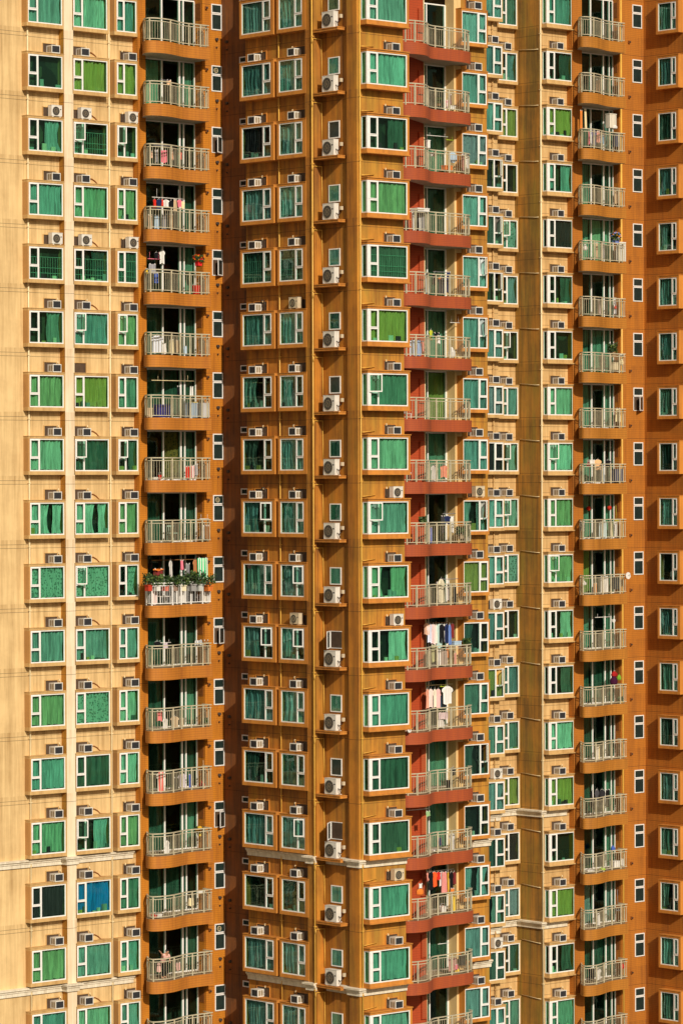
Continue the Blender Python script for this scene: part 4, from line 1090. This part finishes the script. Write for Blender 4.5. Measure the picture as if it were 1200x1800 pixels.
I('B',14,'rack','white standing frame',WHT,780,1660,22,2,.6); I('B',14,'towel','pinkish brown cloth',(.5,.28,.24),795,1686,14,22,.7); I('B',14,'box','black box',BLK,812,1680,9,18,.6); I('B',14,'plant','dark potted plant',BRN,818,1676,12,20,.4); I('B',14,'bag','yellow bag',YEL,803,1710,8,7,.7); I('B',14,'towel','pink cloth',PNK,802,1697,5,9,.8)
# right balconies
I('C',1,'box','white upturned box',(.7,.66,.56),1073,200,13,25,.45); I('C',1,'towel','orange hanging sheet',(.75,.25,.05),1021,194,6,34,.6); I('C',1,'towel','cream twisted sheet',CRM,1028,192,4,34,.6); I('C',1,'bag','white bag',WHT,1078,218,12,9,.5)
for q in [('shirt','pink shirt',PNK,1034,230,7,24),('shirt','navy shirt',(.05,.06,.22),1043,229,9,25),('towel','coral cloth',(.8,.3,.25),1050.5,231,5,20),('towel','sky blue cloth',(.15,.4,.65),1057,238,8,14),('box','dark grey box',(.1,.1,.12),1082,234,9,24)]: I('C',1,*q)
I('C',3,'bag','white plastic bag',WHT,1028,429,7,11,.9); I('C',3,'trousers','beige trousers',BEI,1048,427,6,26); I('C',3,'towel','grey cloth',GRY,1059,428,6,26); I('C',3,'flowers','bunch of blue and white flowers',(.2,.28,.65),1081,408,16,20,.5); I('C',3,'board','large white board',(.66,.66,.62),1090.5,426,19,33,.42)
I('C',4,'shirt','white and pink top',(.8,.6,.62),1052,528,8,24); I('C',4,'towel','grey patterned cloth',(.4,.4,.45),1080,524,6,28,.4,'stripe'); I('C',4,'bag','small red bag',RED_,1081,537,5,6,.45)
I('C',5,'plant','dark bushy plant',(.3,.2,.1),1076,602,15,26,.5); I('C',5,'box','cream carton',(.72,.62,.42),1080,637,11,13,.4); I('C',5,'bag','cream bag',CRM,1092,630,7,12,.4); I('C',5,'board','small white shelf',WHT,1092,624,9,2,.42)
I('C',7,'box','white box with red strap',WHT,1038,808,9,8,.7); I('C',7,'bag','dark red bag',MAR,1034,812,7,8,.8); I('C',7,'shirt','peach shirt',(.85,.5,.25),1050,808,11,18,.7); I('C',7,'towel','pale blue cloth',LBL,1058,816,8,32,.7); I('C',7,'shirt','black top',BLK,1068,809,10,12,.6); I('C',7,'broom','white mop',WHT,1041,820,4,30,.9); I('C',7,'box','dark blue grey box',(.12,.12,.18),1083,825,16,24,.35)
I('C',8,'lantern','red paper ornament by left door panel',(.55,.03,.01),1034,890,6,8,-.40); I('C',8,'lantern','red paper ornament by right door panel',(.55,.04,.02),1070.5,889,6,8,-.40); I('C',8,'broom','yellow green brush',(.45,.4,.05),1082,888,4,26,.3); I('C',8,'towel','light blue sheet',(.5,.65,.7),1059,918,11,29,.7); I('C',8,'towel','white cloth',WHT,1082,917,5,28,.45); I('C',8,'towel','cream cloth',CRM,1073,918,6,28,.5); I('C',8,'towel','grey cloth',GRY,1023,917,8,16,.6)
I('C',9,'dish','white round fan blade cover',WHT,1101,1006,6,12,.62); I('C',9,'trousers','orange trousers',(.75,.3,.1),1046,1028,8,18,.6); I('C',9,'towel','white sheet',WHT,1062,1018,13,30,.6); I('C',9,'bag','white small bag',WHT,1026,1021,7,8,.9); I('C',9,'box','dark box',(.05,.05,.05),1081,1014,12,22,.4)
I('C',10,'rack','white hanger bar',WHT,1060,1085,32,6,.3); I('C',10,'shirt','tiny white vest',WHT,1078,1089,6,5,.4)
I('C',11,'bag','red hat shaped bag',(.40,.02,.02),1079,1180,10,10,.45); I('C',11,'bag','dark purple bag',(.06,.01,.04),1079,1188,12,16,.5); I('C',11,'bag','lime green bag',(.20,.42,.04),1088,1186,7,10,.5); I('C',11,'plant','yellow flowered pot',YEL,1090,1226,9,10,.3)
for ds, col_, x in [('black tee shirt',BLK,1040),('dark grey shirt',(.08,.08,.09),1049),('charcoal shirt',(.03,.03,.035),1058),('black trousers',(.01,.01,.01),1068)]: I('C',13,'trousers' if 'trousers' in ds else 'shirt',ds,col_,x,1389,9,30,.6)
I('C',14,'bag','bright blue bag',BLU,1077,1487,7,10,.45); I('C',14,'box','white crate',WHT,1081,1518,12,13,.4); I('C',14,'towel','white cloth',WHT,1095,1511,6,12,.4); I('C',14,'bag','lime green bundle',(.35,.6,.03),1059,1527,9,7,.8); I('C',14,'box','white low tub',WHT,1036,1530,14,4,.9)
I('C',15,'broom','grey mop',GRY,1085,1565,4,34,.3)
I('C',16,'shirt','black shirt',BLK,1040,1703,10,20,.7); I('C',16,'shirt','white shirt',WHT,1051,1704,9,20,.7); I('C',16,'bag','red bag',RED_,1093,1693,7,12,.42)

I('B',0,'plant','low green plant',(.3,.2,.1),770,172,9,14,.7); I('B',3,'bag','orange small bag',ORG,772,486,4,5,.9); I('B',8,'towel','thin white cloth',WHT,769,1024,4,30,.8); I('B',12,'box','white low shelf',WHT,765,1494,14,4,.8)
I('A',0,'rack','dark thin clothes rack',GRY,290,141,16,3,.7); I('A',1,'rack','grey clothes rack above railing',GRY,287,256,34,3,.8); I('A',7,'box','dark low crate',BLK,358,950,12,8,.2); I('A',6,'box','white small tub',WHT,272,846,7,4,.9)
I('C',0,'towel','dark brown cloth',BRN,1050,140,6,22); I('C',2,'towel','beige cloth',BEI,1082,334,8,24,.4); I('C',6,'towel','pale cloth',CRM,1086,718,8,24,.4); I('C',12,'towel','light patterned cloth',CRM,1051,1312,8,24,.5,'stripe'); I('C',15,'towel','pale grey cloth',WHT,1052,1608,8,22,.5)
# the person leaning at the railing, one arm raised to the laundry
def skin(name, joints, edges, mat, parent, sub=2):
    me = bpy.data.meshes.new(name); me.from_pydata([j[0] for j in joints], edges, [])
    o = bpy.data.objects.new(name, me); COL.objects.link(o); o.parent = parent
    me.materials.append(mat)
    sk = o.modifiers.new('skin', 'SKIN'); sk.use_smooth_shade = True
    if not me.skin_vertices: 
        bpy.context.view_layer.objects.active = o
    for i_, j in enumerate(joints):
        if len(me.skin_vertices) == 0: break
        v_ = me.skin_vertices[0].data[i_]; r_ = j[1]; v_.radius = r_ if isinstance(r_, tuple) else (r_, r_); v_.use_root = (i_ == 0)
    ss = o.modifiers.new('sub', 'SUBSURF'); ss.levels = sub; ss.render_levels = sub
    return o
sk_m = plain('skin', (.55, .30, .19), .5, .1, 10); hair_m = plain('black_hair', (.012, .01, .009), .4, .2, 30)
u, z, s = px_uvz(VAF + .62, 291, 1683)
pr = bpy.data.objects.new('person', None); COL.objects.link(pr)
zf = HEAD(14) - 1.97
pr.location = world_uv(u, VAF + .62, zf); pr.rotation_euler = (0, 0, A)
tag(pr, 'person in pale pink shirt on orange left balcony, leaning with one arm raised', 'person')
J = [((0,.12,.78),.11),((0,.10,.92),.11),((.0,.0,1.12),.12),((.0,-.06,1.24),.09),((-.01,-.10,1.31),.05),((-.02,-.13,1.38),.075),((-.02,-.14,1.46),.08),
     ((-.16,-.07,1.22),.05),((-.30,-.12,1.28),.042),((-.46,-.18,1.42),.032),((-.53,-.20,1.48),.026),
     ((.16,-.05,1.20),.05),((.24,-.12,1.02),.04),((.16,-.26,.90),.03),((.12,-.32,.88),.026),
     ((-.09,.10,.74),.09),((-.10,-.02,.42),.06),((-.10,.06,.08),.042),((-.10,-.10,.03),.035),((.09,.10,.74),.09),((.10,-.02,.42),.06),((.10,.06,.08),.042),((.10,-.10,.03),.035),
     ((-.02,-.225,1.41),.018)]
E = [(0,1),(1,2),(2,3),(3,4),(4,5),(5,6),(3,7),(7,8),(8,9),(9,10),(3,11),(11,12),(12,13),(13,14),(0,15),(15,16),(16,17),(17,18),(0,19),(19,20),(20,21),(21,22),(5,23)]
for hb, (hx, hy, hz), dr in ((10, (-.53,-.20,1.48), Vector((-.8,-.2,.55))), (14, (.12,-.32,.88), Vector((-.5,-.8,-.1)))):
    dr.normalize(); sd2 = dr.cross(Vector((0, 0, 1))).normalized()
    for q, L2 in ((-.9, .055), (-.35, .075), (.15, .08), (.6, .072), (1.0, .055)):
        p1 = Vector((hx, hy, hz)) + dr * .05 + sd2 * q * .028; p2 = p1 + dr * L2 * .6 + Vector((0, 0, -.008)); p3 = p1 + dr * L2 + Vector((0, 0, -.03))
        n_ = len(J); J += [(tuple(p1), .010), (tuple(p2), .009), (tuple(p3), .008)]; E += [(hb, n_), (n_, n_+1), (n_+1, n_+2)]
def lean(p):
    x, y, z = p
    if z > .86: y, z = .1 + (y - .1) * math.cos(R(17)) - (z - .86) * math.sin(R(17)), .86 + (z - .86) * math.cos(R(17)) + (y - .1) * math.sin(R(17)) * .2
    if .35 < z < .5: y -= .14
    if z > .6: z -= .04
    elif z > .35: z -= .01
    return (x, y + .15, z)
skin('body', [(lean(p), r) for p, r in J], E, sk_m, pr)
def SK(j, e, m, n): return skin(n, [(lean(p), r) for p, r in j], e, m, pr)
SK([(( 0,.11,.84),.15),((0,.08,.96),.15),((0,.0,1.12),.16),((0,-.06,1.22),.12),((-.17,-.07,1.22),.075),((-.28,-.11,1.27),.07),((.17,-.05,1.20),.075),((.23,-.11,1.06),.065)], [(0,1),(1,2),(2,3),(3,4),(4,5),(3,6),(6,7)], cmat((.85,.52,.46)), 'shirt')
SK([((0,.12,.80),.14),((-.09,.10,.72),.11),((-.10,-.02,.42),.085),((-.10,.05,.12),.07),((.09,.10,.72),.11),((.10,-.02,.42),.085),((.10,.05,.12),.07)], [(0,1),(1,2),(2,3),(0,4),(4,5),(5,6)], cmat(BLK), 'trousers')
SK([((-.02,-.10,1.36),.07),((-.02,-.11,1.44),.095),((-.02,-.13,1.50),.075)], [(0,1),(1,2)], hair_m, 'hair')
#@@LAUNDRY_END

# ------------------------------------------------------------------ ground
gm = MB(); gm.box(-1500, 1500, -1500, 1500, -1, 0, plain('ground_asphalt', (.10, .095, .085), .9, .3, .05))
g = obj('ground', gm); g['kind'] = 'structure'
